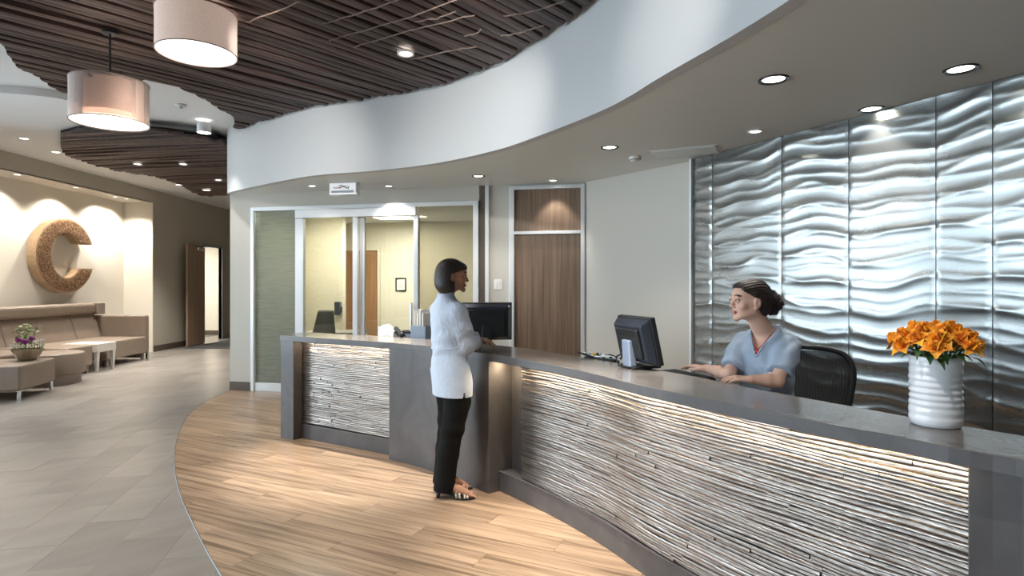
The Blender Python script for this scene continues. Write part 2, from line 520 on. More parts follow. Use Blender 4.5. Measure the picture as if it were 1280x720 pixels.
struct(box('wall_alcove_start', M_cream, AL_X - 0.1, -8.15, 7.3, 7.4, 0, 3.5))
struct(box('ceiling_alcove', M_cream, AL_X - 0.1, -7.921, 7.4, AL_Y + 0.08, AL_Z, AL_Z + 0.08))
mb = MB()
mb.box(-8.0, WIN_X, 7.4, AL_Y + 0.02, AL_Z, 3.62)
mb.box(-8.0, WIN_X, AL_Y + 0.02, 15.1, 0, 3.62); mb.box(-8.0, WIN_X, 16.15, 17.6, 0, 3.62); mb.box(-8.0, WIN_X, 15.1, 16.15, 2.47, 3.62)
struct(mb.build('wall_corridor_left', M_olive))
struct(box('wall_end', M_olive, -8.1, -3.9, 17.5, 17.6, 0, 3.7))
struct(box('wall_corridor_right', M_greige, -4.0, -3.9, 8.47, 17.5, 0, 3.7))
struct(box('wall_behind', M_greige, -8.1, 7.2, -3.7, -3.6, 0, 3.7))
struct(box('baseboard_left', M_base, WIN_X, WIN_X + 0.018, AL_Y + 0.02, 15.02, 0, 0.13))
struct(box('baseboard_end', M_base, WIN_X, -4.0, 17.48, 17.5, 0, 0.13))
# room seen through the corridor door
struct(box('wall_side_room_back', M_cream, -10.6, -8.0, 17.5, 17.6, 0, 3.0))
struct(box('wall_side_room_left', M_cream, -10.7, -10.6, 13.0, 17.6, 0, 3.0))
struct(box('wall_side_room_front', M_cream, -10.6, -8.68, 13.2, 13.3, 0, 3.0))
struct(box('ceiling_side_room', M_white, -10.7, -8.0, 13.2, 17.6, 2.8, 2.9))
struct(box('baseboard_side_room', M_base, -10.6, -8.0, 17.48, 17.5, 0, 0.13))
# rear line: direction along e, back along q
RA, RB = Vector(REAR_A), Vector(REAR_B)
E = (RB - RA).normalized(); Q = Vector((-E.y, E.x))
LR = (RB - RA).length
def rs(px): return (on_line(px, REAR_A, REAR_B) - RA).dot(E)
REAR_M = Matrix(((E.x, Q.x, 0, RA.x), (E.y, Q.y, 0, RA.y), (0, 0, 1, 0), (0, 0, 0, 1)))
def rear(mb=None):
    m = mb or MB(); m.M = REAR_M; return m
S0, S1 = rs(314.5), rs(598.5)
ZH = 2.575                            # top of the glass front
D0, D1 = rs(636.5), rs(731)           # door frame
struct(rear().box(0, S0, 0, 0.12, 0, 2.8).build('wall_pier', M_greige))
mb = rear(); mb.box(S0, S1 + 0.02, 0, 0.12, ZH, 2.8); mb.box(rs(611), D0, 0.03, 0.12, 0, 2.8); mb.box(D0, D1, 0.02, 0.12, 2.72, 2.8)
struct(mb.build('wall_rear', M_greige))
mb = rear(); mb.box(D1, LR + 0.02, 0, 0.12, 0, 2.8); struct(mb.build('wall_rear_right', M_greige))
struct(rear().box(0.0, S0 - 0.01, -0.016, -0.001, 0, 0.12).build('baseboard_pier', M_base, bevel=0.003))
struct(rear().box(rs(599), rs(606.5), 0.0, 0.1, 0, 2.8).build('trim_1', M_base))
struct(rear().box(rs(606.5), rs(611), -0.01, 0.1, 0, 2.8).build('trim_2', M_alu))
struct(wall_line('wall_angled', REAR_B, (1.88, 6.09), 0, 2.8, M_greige))
struct(wall_line('wall_right', (1.88, 6.09), (6.7, -3.6), 0, 2.8, M_greige))

# ---- glass front (structure) with sliding office doors
gw = empty('window_1', (0, 0, 0), kind='structure')
gw.location = (0, 0, 0)
FR = 0.035
def gbox(name, m, px0, px1, q0, q1, z0, z1, bevel=0.004):
    return rear().box(rs(px0), rs(px1), q0, q1, z0, z1).build(name, m, gw, bevel)
gbox('frame_jamb', M_alu, 314.5, 318.5, -0.03, 0.11, 0, ZH)
gbox('frame_jamb', M_alu, 592, 598.5, -0.03, 0.11, 0, ZH)
gbox('frame_head', M_alu, 318.5, 592, -0.03, 0.11, ZH - 0.055, ZH)
gbox('slider_header', M_alu, 371, 521, -0.05, 0.06, ZH - 0.17, ZH - 0.058)
gbox('stile', M_alu, 369.5, 379.5, -0.015, 0.05, 0, ZH - 0.17)
gbox('stile', M_alu, 441.5, 447.5, -0.02, 0.03, 0, ZH - 0.17)
gbox('stile', M_alu, 448, 454, 0.035, 0.085, 0, ZH - 0.17)
gbox('stile', M_alu, 517.5, 523, -0.02, 0.06, 0, ZH - 0.17)
gbox('bottom_rail', M_alu, 318.5, 369.5, -0.01, 0.05, 0, 0.115)
gbox('bottom_rail', M_alu, 379.5, 441.5, -0.01, 0.03, 0, 0.1)
gbox('bottom_rail', M_alu, 454, 517.5, 0.035, 0.08, 0, 0.1)
gbox('bottom_rail', M_alu, 523, 592, -0.01, 0.05, 0, 0.1)
gbox('pane', M_glass_tint, 318.5, 369.5, 0.015, 0.025, 0.115, ZH - 0.055, 0)
gbox('pane', M_glass, 379.5, 441.5, 0.0, 0.008, 0.1, ZH - 0.17, 0)
gbox('pane', M_glass, 454, 517.5, 0.055, 0.063, 0.1, ZH - 0.17, 0)
gbox('pane', M_glass_right, 523, 592, 0.015, 0.025, 0.1, ZH - 0.055, 0)
gbox('pull_handle', M_chrome, 514.5, 516.2, -0.05, -0.01, 0.95, 1.25, 0.004)
# office behind the glass
OD = 3.1
struct(rear().box(0.1, 4.6, OD, OD + 0.1, 0, 2.75).build('wall_office_back', M_office))
struct(rear().box(0.02, 0.12, 0.13, OD, 0, 2.75).build('wall_office_left', M_weave))
struct(rear().box(4.5, 4.6, 0.13, OD, 0, 2.75).build('wall_office_right', M_office))
struct(rear().box(0.02, 4.6, 0.125, OD + 0.1, 2.66, 2.76).build('ceiling_office', M_white))
wx = (on_line(428, RA + Q * 1.75, RB + Q * 1.75) - RA).dot(E)
struct(rear().box(0.12, wx, 1.75, 1.87, 0, 2.66).build('wall_office_weave', M_weave))
def bs(px, q):
    return (on_line(px, RA + Q * q, RB + Q * q) - RA).dot(E)
od = empty('door_3', (0, 0, 0), kind='structure')
rear().box(bs(430, OD), bs(472, OD), OD - 0.04, OD, 0, 2.14).build('door_leaf', M_doorbrown, od)
mb = rear(); mb.box(bs(473, OD), bs(476, OD), OD - 0.05, OD, 0, 2.2); mb.box(bs(430, OD), bs(473, OD), OD - 0.05, OD, 2.14, 2.2)
mb.build('door_frame', M_office, od)
pf = empty('picture_frame', (0, 0, 0), label='small dark framed notice on the office wall behind the glass', cat='picture frame')
x0, x1 = bs(495, OD), bs(508, OD)
zc = 1.49; ph = 0.125
mb = rear()
mb.box(x0, x0 + 0.02, OD - 0.025, OD, zc - ph, zc + ph); mb.box(x1 - 0.02, x1, OD - 0.025, OD, zc - ph, zc + ph)
mb.box(x0 + 0.02, x1 - 0.02, OD - 0.025, OD, zc - ph, zc - ph + 0.02); mb.box(x0 + 0.02, x1 - 0.02, OD - 0.025, OD, zc + ph - 0.02, zc + ph)
mb.build('frame', M_black, pf)
rear().box(x0 + 0.02, x1 - 0.02, OD - 0.012, OD, zc - ph + 0.02, zc + ph - 0.02).build('sheet', M_paper, pf)
mb = rear()
for k in range(7):
    mb.box(x0 + 0.045, x1 - 0.045 - 0.02 * (k % 3), OD - 0.0135, OD - 0.0115, zc + 0.065 - k * 0.022, zc + 0.071 - k * 0.022)
mb.build('text_lines', mat('grey_print', (0.35, 0.35, 0.36), 0.8), pf)['kind'] = 'stuff'
# office furniture
desk = empty('office_desk', (0, 0, 0), label='grey office desk behind the sliding glass door', cat='desk')
dq = 0.95
dx0, dx1 = bs(383, dq), bs(447, dq)
rear().box(dx0, dx1, 0.75, 1.35, 0.73, 0.77).build('desktop', mat('grey_desk_laminate', (0.25, 0.23, 0.2), 0.4), desk, 0.004)
for xx in (dx0 + 0.02, dx1 - 0.06):
    for yy in (0.78, 1.28):
        rear().box(xx, xx + 0.04, yy, yy + 0.04, 0, 0.73).build('leg', M_chrome, desk)
oc = empty('office_chair', (0, 0, 0), label='dark office chair beside the desk behind the glass door', cat='chair')
cx = bs(406, 0.5)
rear().box(cx - 0.25, cx + 0.2, 0.28, 0.68, 0.45, 0.53).build('seat', M_mat, oc, 0.03)
mb = rear(); mb.add([(cx - 0.22, 0.42, 0.6), (cx + 0.2, 0.42, 0.6), (cx + 0.14, 0.46, 1.12), (cx - 0.1, 0.46, 1.12), (cx - 0.22, 0.5, 0.6), (cx + 0.2, 0.5, 0.6), (cx + 0.14, 0.53, 1.12), (cx - 0.1, 0.53, 1.12)],
       [(0, 1, 2, 3), (5, 4, 7, 6), (0, 4, 5, 1), (3, 2, 6, 7), (1, 5, 6, 2), (4, 0, 3, 7)])
mb.build('backrest', mat('dark_taupe_fabric', (0.13, 0.12, 0.105), 0.8), oc, 0.03)
rear().box(cx - 0.04, cx + 0.0, 0.42, 0.46, 0.5, 0.62).build('back_bracket', M_black, oc)
rear().tube([(cx - 0.02, 0.48, 0.06), (cx - 0.02, 0.48, 0.46)], 0.03).build('post', M_black, oc)
mb = rear()
for k in range(5):
    a = k * 2 * PI / 5
    mb.tube([(cx - 0.02, 0.48, 0.1), (cx - 0.02 + 0.27 * math.cos(a), 0.48 + 0.27 * math.sin(a), 0.06)], [0.025, 0.018], 6)
    mb.ball((cx - 0.02 + 0.27 * math.cos(a), 0.48 + 0.27 * math.sin(a), 0.032), 0.032, 8, 6)
mb.build('star_base', M_black, oc)
rear().tube([(cx + 0.2, 0.36, 0.52), (cx + 0.29, 0.36, 0.72), (cx + 0.29, 0.62, 0.72), (cx + 0.2, 0.62, 0.52)], 0.018).build('armrest', M_black, oc)
wp = empty('wall_phone', (0, 0, 0), label='dark wall phone hanging at the end of the woven office wall', cat='phone')
wxp = bs(427, 1.74)
rear().box(wxp - 0.11, wxp - 0.01, 1.69, 1.75, 0.98, 1.2).build('phone_body', M_navy, wp, 0.008)
rear().box(wxp - 0.01, wxp + 0.03, 1.68, 1.72, 1.03, 1.12).build('handset', M_black, wp, 0.008)
ol = empty('office_ceiling_light', (0, 0, 0), label='long lit ceiling fixture inside the glass office', cat='ceiling light')
lx0, lx1 = bs(470, 2.0), bs(512, 2.0)
rear().box(lx0 - 0.04, lx1 + 0.04, 1.7, 2.3, 2.63, 2.66).build('housing', M_ltrim, ol, 0.005)
rear().box(lx0, lx1, 1.75, 2.25, 2.622, 2.632).build('diffuser', mat('office_diffuser', (1, 1, 1), 0.5, emit=(1.0, 0.95, 0.82), emit_s=5.0), ol)
def area_light(name, loc, rot, sx, sy, power, col, parent=None, spread=180):
    l = bpy.data.lights.new(name, 'AREA'); l.shape = 'RECTANGLE'; l.size = sx; l.size_y = sy; l.energy = power; l.color = col
    l.spread = R(spread)
    o = bpy.data.objects.new(name, l); o.location = loc; o.rotation_euler = rot; COL.objects.link(o)
    if parent: o.parent = parent
    return o
lc = REAR_M @ Vector(((lx0 + lx1) / 2, 2.0, 2.61))
area_light('office_lamp_light', lc, (0, 0, math.atan2(E.y, E.x)), lx1 - lx0, 0.5, 36, (1, 0.94, 0.83), ol)
lc = REAR_M @ Vector((1.0, 0.9, 2.6))
ol2 = empty('office_ceiling_light', (0, 0, 0), label='second office ceiling fixture, near the woven wall', cat='ceiling light')
rear().box(0.6, 1.4, 0.65, 1.15, 2.62, 2.66).build('diffuser', MATS['office_diffuser'], ol2)
area_light('office_lamp_light', lc, (0, 0, math.atan2(E.y, E.x)), 0.8, 0.5, 26, (1, 0.94, 0.83), ol2)
# side room lamp
sl = empty('side_room_light', (-9.3, 15.6, 2.79), label='lit ceiling panel in the room beyond the open corridor door', cat='ceiling light')
box('diffuser', MATS['office_diffuser'], -0.3, 0.3, -0.6, 0.6, -0.02, 0.0, sl)
area_light('side_room_lamp', (0, 0, -0.03), (0, 0, 0), 0.6, 1.2, 70, (1, 0.95, 0.86), sl)

# ---- wooden door with transom
dr = empty('door_1', (0, 0, 0), kind='structure')
z_t0, z_t1 = 2.17, 2.70
a0, a1 = rs(642.5), rs(726)
mb = rear()
mb.box(D0, a0, -0.02, 0.08, 0, 2.745); mb.box(a1, D1, -0.02, 0.08, 0, 2.745)
mb.box(a0, a1, -0.02, 0.08, z_t1, 2.745); mb.box(a0, a1, -0.02, 0.08, 2.13, z_t0)
mb.build('door_frame', M_alu, dr, 0.004)
rear().box(a0, a1, 0.02, 0.06, z_t0, z_t1).build('transom_panel', M_walnut, dr)
rear().box(a0, a1, 0.035, 0.07, 0.005, 2.13).build('door_leaf', M_walnut, dr)
sw = empty('light_switch', (0, 0, 0), label='white light switch plate beside the tall walnut door', cat='light switch')
s0 = rs(622)
rear().box(s0 - 0.055, s0 + 0.055, 0.02, 0.03, 1.43, 1.56).build('cover_plate', M_paper, sw, 0.004)
rear().box(s0 - 0.03, s0 - 0.008, 0.012, 0.022, 1.46, 1.53).build('rocker', M_ltrim, sw, 0.003)
rear().box(s0 + 0.008, s0 + 0.03, 0.012, 0.022, 1.46, 1.53).build('rocker', M_ltrim, sw, 0.003)
# ---- far corridor door, folded back to the wall
d2 = empty('door_2', (WIN_X + 0.03, 15.08, 0), rz=R(7.0), kind='structure')
box('door_leaf', mat('pale_walnut_door', (0.42, 0.30, 0.21), 0.5, col2=(0.27, 0.18, 0.12), scale=(38, 38, 1.0), detail=8), 0.02, 0.065, -1.04, 0, 0.01, 2.46, d2, 0.003)
box('door_closer', M_chrome, 0.066, 0.12, -0.55, -0.22, 2.33, 2.41, d2, 0.01)
MB().tube([(0.10, -0.28, 2.42), (0.16, -0.05, 2.44)], 0.012).build('closer_arm', M_chrome, d2)
box('handle', M_chrome, 0.066, 0.11, -0.99, -0.88, 1.0, 1.03, d2, 0.004)
fr2 = struct(MB().box(WIN_X - 0.09, WIN_X + 0.015, 15.04, 15.1, 0, 2.53).box(WIN_X - 0.09, WIN_X + 0.015, 16.15, 16.21, 0, 2.53).box(WIN_X - 0.09, WIN_X + 0.015, 15.1, 16.15, 2.47, 2.53).build('trim_3', mat('blue_grey_door_frame', (0.33, 0.36, 0.38), 0.4)))
box('entrance_mat', M_mat, -7.6, -4.2, 13.7, 16.2, 0.0, 0.012)
tag(bpy.data.objects['entrance_mat'], 'charcoal mat on the corridor floor by the far open door', 'mat')

# ------------------------------------------------------------ art wall: relief metal panels
art = empty('relief_panel_wall', (0, 0, 0), label='silver metal wall panels with flowing wave relief behind the desk', cat='wall panel')
AA, AB = Vector(ART_A), Vector(ART_B)
AD = (AB - AA).normalized(); AN = Vector((AD.y, -AD.x))     # AN points to the lobby
def arts(px): return (on_line(px, ART_A, ART_B) - AA).dot(AD)
def relief(s, z):
    q = s * 1.0
    warp = 0.30 * np.sin(3.3 * q + 0.7 + 1.1 * np.sin(0.9 * z + 0.4)) + 0.17 * np.sin(7.9 * q + 2.6 * z + 1.3) + 0.09 * np.sin(13.3 * q - 4.1 * z + 0.3)
    ph = 2 * PI * (z / 0.118) + 5.0 * warp + 1.2 * np.sin(2.6 * z + 3.3 * q)
    a = 1 - np.abs(np.sin(ph / 2))
    ph2 = 2 * PI * (z / 0.19) + 4.0 * (0.30 * np.sin(4.3 * q + 2.1 - 1.3 * z) + 0.16 * np.sin(9.7 * q + 3.1 * z + 4.0) + 0.06 * np.sin(17 * q - 5 * z))
    b = 1 - np.abs(np.sin(ph2 / 2))
    mod = 0.55 + 0.45 * np.sin(1.7 * q + 2.3 * z + 0.5) * np.sin(3.1 * q - 1.1 * z)
    return 0.0046 * (a ** 1.6) * (0.4 + 0.6 * mod) + 0.0056 * (b ** 1.8) + 0.0009 * np.sin(9 * q + 5 * z + 3 * np.sin(4 * z))
edges = [0.0, arts(892), arts(979), arts(1063), arts(1172), arts(1243), arts(1243) + 0.62, arts(1243) + 1.24, arts(1243) + 1.86, arts(1243) + 2.48]
for s0, s1 in zip(edges, edges[1:]):
    g = 0.003
    nx = max(12, int((s1 - s0) / 0.02)); nz = 230
    S, Zz = np.meshgrid(np.linspace(s0 + g, s1 - g, nx), np.linspace(0.02, Z_SOF - 0.006, nz), indexing='ij')
    D = 0.02 + relief(S, Zz)
    D[0, :] = np.minimum(D[0, :], 0.02); D[-1, :] = np.minimum(D[-1, :], 0.02)
    X = AA.x + AD.x * S + AN.x * D; Y = AA.y + AD.y * S + AN.y * D
    me = bpy.data.meshes.new('panel')
    V = np.stack([X, Y, Zz], -1).reshape(-1, 3)
    I = np.arange(nx * nz).reshape(nx, nz)
    Fq = np.stack([I[:-1, :-1], I[1:, :-1], I[1:, 1:], I[:-1, 1:]], -1).reshape(-1, 4)
    if AN.x * 1 < 0: Fq = Fq[:, ::-1]
    me.from_pydata(V.tolist(), [], Fq.tolist())
    me.polygons.foreach_set('use_smooth', [True] * len(me.polygons))
    me.materials.append(M_metal)
    link('panel', me, art)
mb = MB()
p0, p1 = AA, AA + AD * edges[-1]
mb.prism([p0 + AN * 0.001, p1 + AN * 0.001, p1 + AN * 0.016, p0 + AN * 0.016], 0.01, Z_SOF - 0.002)
mb.build('backing_sheet', M_seam, art)
mb = MB(); p0 = AA - AD * 0.03
mb.prism([p0, AA - AD * 0.002, AA - AD * 0.002 + AN * 0.05, p0 + AN * 0.05], 0, Z_SOF - 0.001)
struct(mb.build('trim_4', M_alu))

# ------------------------------------------------------------ slatted ceiling clouds
cl_px = [(0, 50), (20, 80), (50, 100), (85, 118), (110, 122), (150, 106), (185, 99), (240, 115), (270, 133), (291, 146), (293, 162)]
cl_left = [at(x, y, Z_CLOUD).to_2d() for x, y in cl_px]
cl_right = [FAS.off(s, -0.05) for s in np.linspace(FAS.near((-3.62, 7.95)), FAS.near((2.3, -1.3)), 40)]
cloud = [Vector((-3.7, 2.6)), Vector((-4.0, 3.8))] + catmull(cl_left, 3) + [p for p in cl_right if p.y < 7.9] + [Vector((2.2, -1.5)), Vector((-3.2, -1.5))]

def intervals(poly, o, d):
    n = Vector((-d.y, d.x)); ts = []
    for i in range(len(poly)):
        a, b = poly[i - 1], poly[i]
        da, db = n.dot(a - o), n.dot(b - o)
        if (da >= 0) != (db >= 0):
            t = da / (da - db); ts.append((a.lerp(b, t) - o).dot(d))
    ts.sort()
    return list(zip(ts[::2], ts[1::2]))

def slat_cloud(name, poly, d, pitch, z, m, label, wav=0.012, jitter=0.012, most=290):
    root = empty(name, (0, 0, 0), label=label, cat='ceiling panel')
    n = Vector((-d.y, d.x))
    vs = [p.dot(n) for p in poly]
    v = min(vs) + 0.01; k = 0
    while v < max(vs) - 0.02:
        w = pitch * rnd.uniform(0.72, 0.98)
        gap = pitch * (0.20 if k % 2 else 0.06) * rnd.uniform(0.6, 1.3)
        A = intervals(poly, n * v, d); B = intervals(poly, n * (v + w), d); Cn = intervals(poly, n * (v + w / 2), d)
        if len(A) != len(B): A = B = Cn
        dz = rnd.uniform(-0.022, 0.012)
        for (a0, a1), (b0, b1) in zip(A, B):
            ln = max(a1 - a0, b1 - b0)
            if ln < 0.05: continue
            ns = max(2, int(ln / 0.35) + 1)
            ph = rnd.uniform(0, 6)
            mb = MB(); vv = []; ff = []
            for i in range(ns):
                t = i / (ns - 1)
                wob = wav * math.sin(1.7 * (a0 + (a1 - a0) * t) + ph) if 0 < i < ns - 1 else 0
                wz = 0.006 * math.sin(2.9 * (a0 + (a1 - a0) * t) + ph * 2)
                p = d * (a0 + (a1 - a0) * t) + n * (v + wob)
                q = d * (b0 + (b1 - b0) * t) + n * (v + w + wob * 0.6)
                h = z + dz + wz
                vv += [(p.x, p.y, h + 0.008), (p.lerp(q, 0.3).x, p.lerp(q, 0.3).y, h), (p.lerp(q, 0.75).x, p.lerp(q, 0.75).y, h + 0.002), (q.x, q.y, h + 0.012), (q.x, q.y, h + 0.045), (p.x, p.y, h + 0.045)]
            for i in range(ns - 1):
                for j in range(6):
                    ff.append((i * 6 + j, i * 6 + (j + 1) % 6, i * 6 + 6 + (j + 1) % 6, i * 6 + 6 + j))
            ff += [tuple(range(5, -1, -1)), tuple((ns - 1) * 6 + j for j in range(6))]
            mb.add(vv, ff); mb.build('slat', m, root)
        v += w + gap; k += 1
    MB().prism(poly, z + 0.05, z + 0.075).build('backing_board', M_gap, root)
    return root
SD = Vector((0.66, 0.75)).normalized()
cl1 = slat_cloud('slatted_ceiling_cloud', cloud, SD, 0.105, Z_CLOUD, M_slat, 'large dark brown slatted ceiling over the desk front, with pendants below')
def z3(x, y): return (300 + x / 2.667, y / 2.665)
for line in ([(300, 133), (520, 72), (735, -4)], [(275, 78), (400, 44), (535, -4)], [(20, 75), (100, 45), (200, 5)], [(380, 157), (560, 104), (780, 50)], [(570, 200), (700, 168), (790, 155)],
             [(750, 120), (805, 98)], [(880, 55), (1080, 5)], [(870, 120), (1010, 85)], [(580, 72), (720, 40)]):
    pts = [at(*z3(x, y), Z_CLOUD - 0.03) for x, y in line]
    pts = [p for p in pts] if len(pts) > 2 else [pts[0], pts[0].lerp(pts[1], 0.5) + Vector((0.01, 0.02, 0)), pts[1]]
    MB().tube([p + Vector((rnd.uniform(-.008, .008), rnd.uniform(-.008, .008), rnd.uniform(-.004, .003))) for p in catmull(pts, 5)], 0.0055, 5).build('twig', M_twig, cl1)
c2_px = [(76, 170), (78, 190), (100, 201), (140, 212), (200, 222), (225, 231), (242, 241), (262, 246), (283, 243)]
c2 = [at(x, y, 3.49).to_2d() for x, y in c2_px]
c2 += [Vector((-4.08, 12.0)), Vector((-4.06, 10.0))] + [at(x, y, 3.49).to_2d() for x, y in ((283, 182), (260, 174), (220, 168), (190, 165), (140, 163), (100, 164))]
slat_cloud('slatted_ceiling_cloud', catmull(c2, 2), Vector((0.985, -0.17)).normalized(), 0.075, 3.49, M_slat, 'smaller dark slatted ceiling over the corridor end of the lobby', wav=0.006, jitter=0.004)

# ------------------------------------------------------------ ceiling fixtures
def spot(parent, loc, target, power, ang, col=(1, 0.94, 0.86), blend=0.6, r=0.03):
    l = bpy.data.lights.new('spot_light', 'SPOT'); l.energy = power; l.spot_size = R(ang); l.spot_blend = blend; l.color = col; l.shadow_soft_size = r
    o = bpy.data.objects.new('spot_light', l); COL.objects.link(o)
    d = Vector(target) - Vector(loc)
    o.location = Vector(loc) - parent.location
    o.rotation_euler = d.to_track_quat('-Z', 'Y').to_euler()
    o.parent = parent
DL_CACHE = {}
def downlight(p, label, trim='white', r=0.085, power=25, ang=95, aim=None, col=(1, 0.94, 0.86), group=None):
    o = empty('downlight', p, label=label, cat='ceiling light', group=group)
    key = (trim, r)
    if key not in DL_CACHE:
        ring = MB().lathe([(r * 0.72, 0.012), (r * 0.76, -0.006), (r * 0.98, -0.010), (r, -0.002), (r, 0.012)], n=28, cap=False).mesh('trim_ring', M_btrim if trim == 'black' else M_ltrim, True)
        lens = MB().lathe([(0.001, 0.0), (r * 0.74, 0.0), (r * 0.74, 0.010), (0.001, 0.010)], n=24, cap=False).mesh('lens', M_lens)
        DL_CACHE[key] = (ring, lens)
    ring, lens = DL_CACHE[key]
    link('trim_ring', ring, o); link('lens', lens, o)
    if power:
        loc = Vector(p) + Vector((0, 0, -0.03))
        spot(o, loc, aim if aim is not None else loc + Vector((0, 0, -1)), power, ang, col)
    return o
zs = Z_SOF
downlight(at(967, 99, zs), 'large black rimmed downlight in the soffit, nearest the curved fascia', 'black', 0.09, 55)
downlight(at(1201, 86, zs), 'downlight in the soffit above the right end of the relief wall', 'black', 0.09, 40)
downlight(at(1089, 136, zs), 'downlight close to the relief wall, middle of its three', 'black', 0.085, 40)
downlight(at(944, 164, zs), 'small downlight by the left part of the relief wall', 'white', 0.06, 30)
downlight(at(762, 184, zs), 'black rimmed downlight in the soffit beside the smoke detector', 'black', 0.082, 45)
downlight(at(598, 220, zs), 'black rimmed downlight in front of the dark vertical trim', 'black', 0.075, 35)
for px, lab in ((393, 'small downlight left of the boxed sign over the glass doors'), (488, 'small downlight right of the boxed sign over the glass doors')):
    p = at(px, 233, zs); p = p - Vector((Q.x, Q.y, 0)) * 0.05
    downlight(p, lab, 'white', 0.055, 30, 110)
p = at(691, 226.5, zs); p.y -= 0.06
downlight(p, 'small downlight above the walnut transom panel', 'white', 0.055, 16, 75, aim=p + Vector((0.04, 0.16, -0.7)))
p = at(507, 67, Z_CLOUD - 0.03)
downlight(p, 'round downlight set in the large slatted ceiling', 'white', 0.075, 700, 44, aim=(-1.2, 5.1, 0))
for px, py, lab in ((172, 205, 'downlight in the small slatted ceiling, leftmost one'), (229, 205, 'faint downlight in the middle of the small slatted ceiling'), (273, 225, 'downlight in the small slatted ceiling beside the white pier')):
    downlight(at(px, py, 3.465), lab, 'white', 0.07, 120)
downlight(at(223, 231, 3.465), 'downlight on the wavy edge of the small slatted ceiling', 'white', 0.07, 120)
downlight(at(258, 237.5, 3.465), 'bright downlight at the far tip of the small slatted ceiling', 'white', 0.09, 120)
for px, py, lab in ((30, 173, 'left downlight in the white lobby ceiling'), (70, 190, 'downlight in the white lobby ceiling at the tip of the small slatted ceiling')):
    downlight(at(px, py, 3.575), lab, 'white', 0.07, 90)
for px, py, lab in ((22, 212, 'alcove downlight left of the letter'), (95, 233, 'alcove downlight above the letter'), (144, 246, 'alcove downlight right of the letter'), (158, 248.5, 'alcove downlight nearest the alcove end')):
    p = at(px, py, AL_Z)
    t_ = min(max(p.x, -8.38), -8.12) / p.x; p = Vector((p.x * t_, p.y * t_, AL_Z))
    downlight(p, lab, 'white', 0.06, 95, 125, col=(1, 0.91, 0.79), aim=p + Vector((-0.10, 0, -1)))
downlight(Vector((-8.35, 8.6, AL_Z)), 'alcove downlight furthest from the alcove end', 'white', 0.06, 95, 125, col=(1, 0.91, 0.79))
for (x, y, z, lab) in ((-6.2, 2.6, Z_UP, 'added fill downlight by the windows, nearer the entrance'), (-6.0, 4.9, Z_UP, 'added fill downlight by the windows, middle of three'), (-6.6, 0.6, Z_UP, 'added fill downlight by the windows, nearest the rear wall'),
                       (-2.2, 2.2, Z_CLOUD - 0.03, 'added fill downlight in the large slatted ceiling over the tiles'), (-2.6, 0.2, Z_CLOUD - 0.03, 'added fill downlight in the large slatted ceiling near the rear wall'), (0.3, 1.2, Z_CLOUD - 0.03, 'added fill downlight in the large slatted ceiling over the near planks')):
    downlight((x, y, z), lab, 'white', 0.075, 100, 110)  # downlights out of view, added to brighten the lobby floor
# unseen spots between slats, put in for the fascia scallops and the floor pools
for (loc, tg, pw, ang, lab) in (((-1.6, 3.6), (-2.45, 6.75, 2.95), 190, 40, 'unseen track spotlight aimed at the left of the curved fascia'), ((-0.4, 2.6), (-0.33, 5.7, 3.0), 210, 40, 'unseen track spotlight aimed at the middle of the curved fascia'),
                                ((-0.6, 1.4), (0.86, 3.4, 3.1), 110, 26, 'unseen track spotlight aimed at the near bend of the fascia'), ((0.0, 3.2), (-0.12, 3.92, 0), 160, 28, 'unseen track spotlight aimed at the floor by the standing visitor'), ((0.25, 2.6), (0.34, 3.4, 0), 620, 34, 'unseen track spotlight aimed at the floor before the curved panel')):
    o = empty('spotlight', (loc[0], loc[1], Z_CLOUD - 0.02), label=lab, cat='spotlight')
    d = (Vector(tg) - Vector((loc[0], loc[1], Z_CLOUD - 0.1))).normalized()
    q = d.to_track_quat('-Z', 'Y')
    mb = MB(); mb.lathe([(0.03, 0.1), (0.045, 0.08), (0.045, -0.06), (0.035, -0.06)], n=16, cap=False)
    mb.v = [tuple(q @ Vector(v) + Vector((0, 0, -0.1))) for v in mb.v]
    mb.build('can', M_black, o, smooth=True)
    MB().tube([(0, 0, 0.03), (0, 0, -0.09)], 0.012).build('stem', M_black, o)
    spot(o, Vector((loc[0], loc[1], Z_CLOUD - 0.12)) + d * 0.07, tg, pw, ang, (1, 0.95, 0.88), 1.0, 0.04)
# adjustable white spotlight over the white ceiling piece, sprinkler, detector, vents
p = at(255, 166, 3.49)
so = empty('spotlight', p, label='white cylinder spotlight hanging at the edge of the lobby ceiling', cat='spotlight')
mb = MB(); mb.lathe([(0.07, 0.13), (0.08, 0.115), (0.088, 0.0), (0.08, 0.0)], n=24, cap=False); mb.build('can', M_white, so, smooth=True)
MB().lathe([(0.001, 0.004), (0.081, 0.004), (0.081, 0.012), (0.001, 0.012)], n=24, cap=False).build('lens', M_lens, so)
MB().tube([(0, 0, 0.12), (0, 0, Z_UP - 3.49)], 0.014).build('stem', M_white, so)
spot(so, p + Vector((0, 0, -0.02)), p + Vector((0, 0, -1)), 40, 80)
p = at(226, 131, Z_UP - 0.002)
sp = empty('sprinkler_head', p, label='round sprinkler head in the white ceiling right of the lower pendant', cat='sprinkler')
MB().lathe([(0.001, 0.0), (0.06, 0.0), (0.065, -0.012), (0.03, -0.02), (0.001, -0.02)], n=20, cap=False).build('escutcheon', M_ltrim, sp, smooth=True)
MB().lathe([(0.001, -0.02), (0.02, -0.022), (0.024, -0.04), (0.001, -0.042)], n=14, cap=False).build('nozzle', M_chrome, sp, smooth=True)
p = at(794, 196, zs)
sd = empty('smoke_detector', p, label='white smoke detector on the soffit near the angled wall', cat='smoke detector')
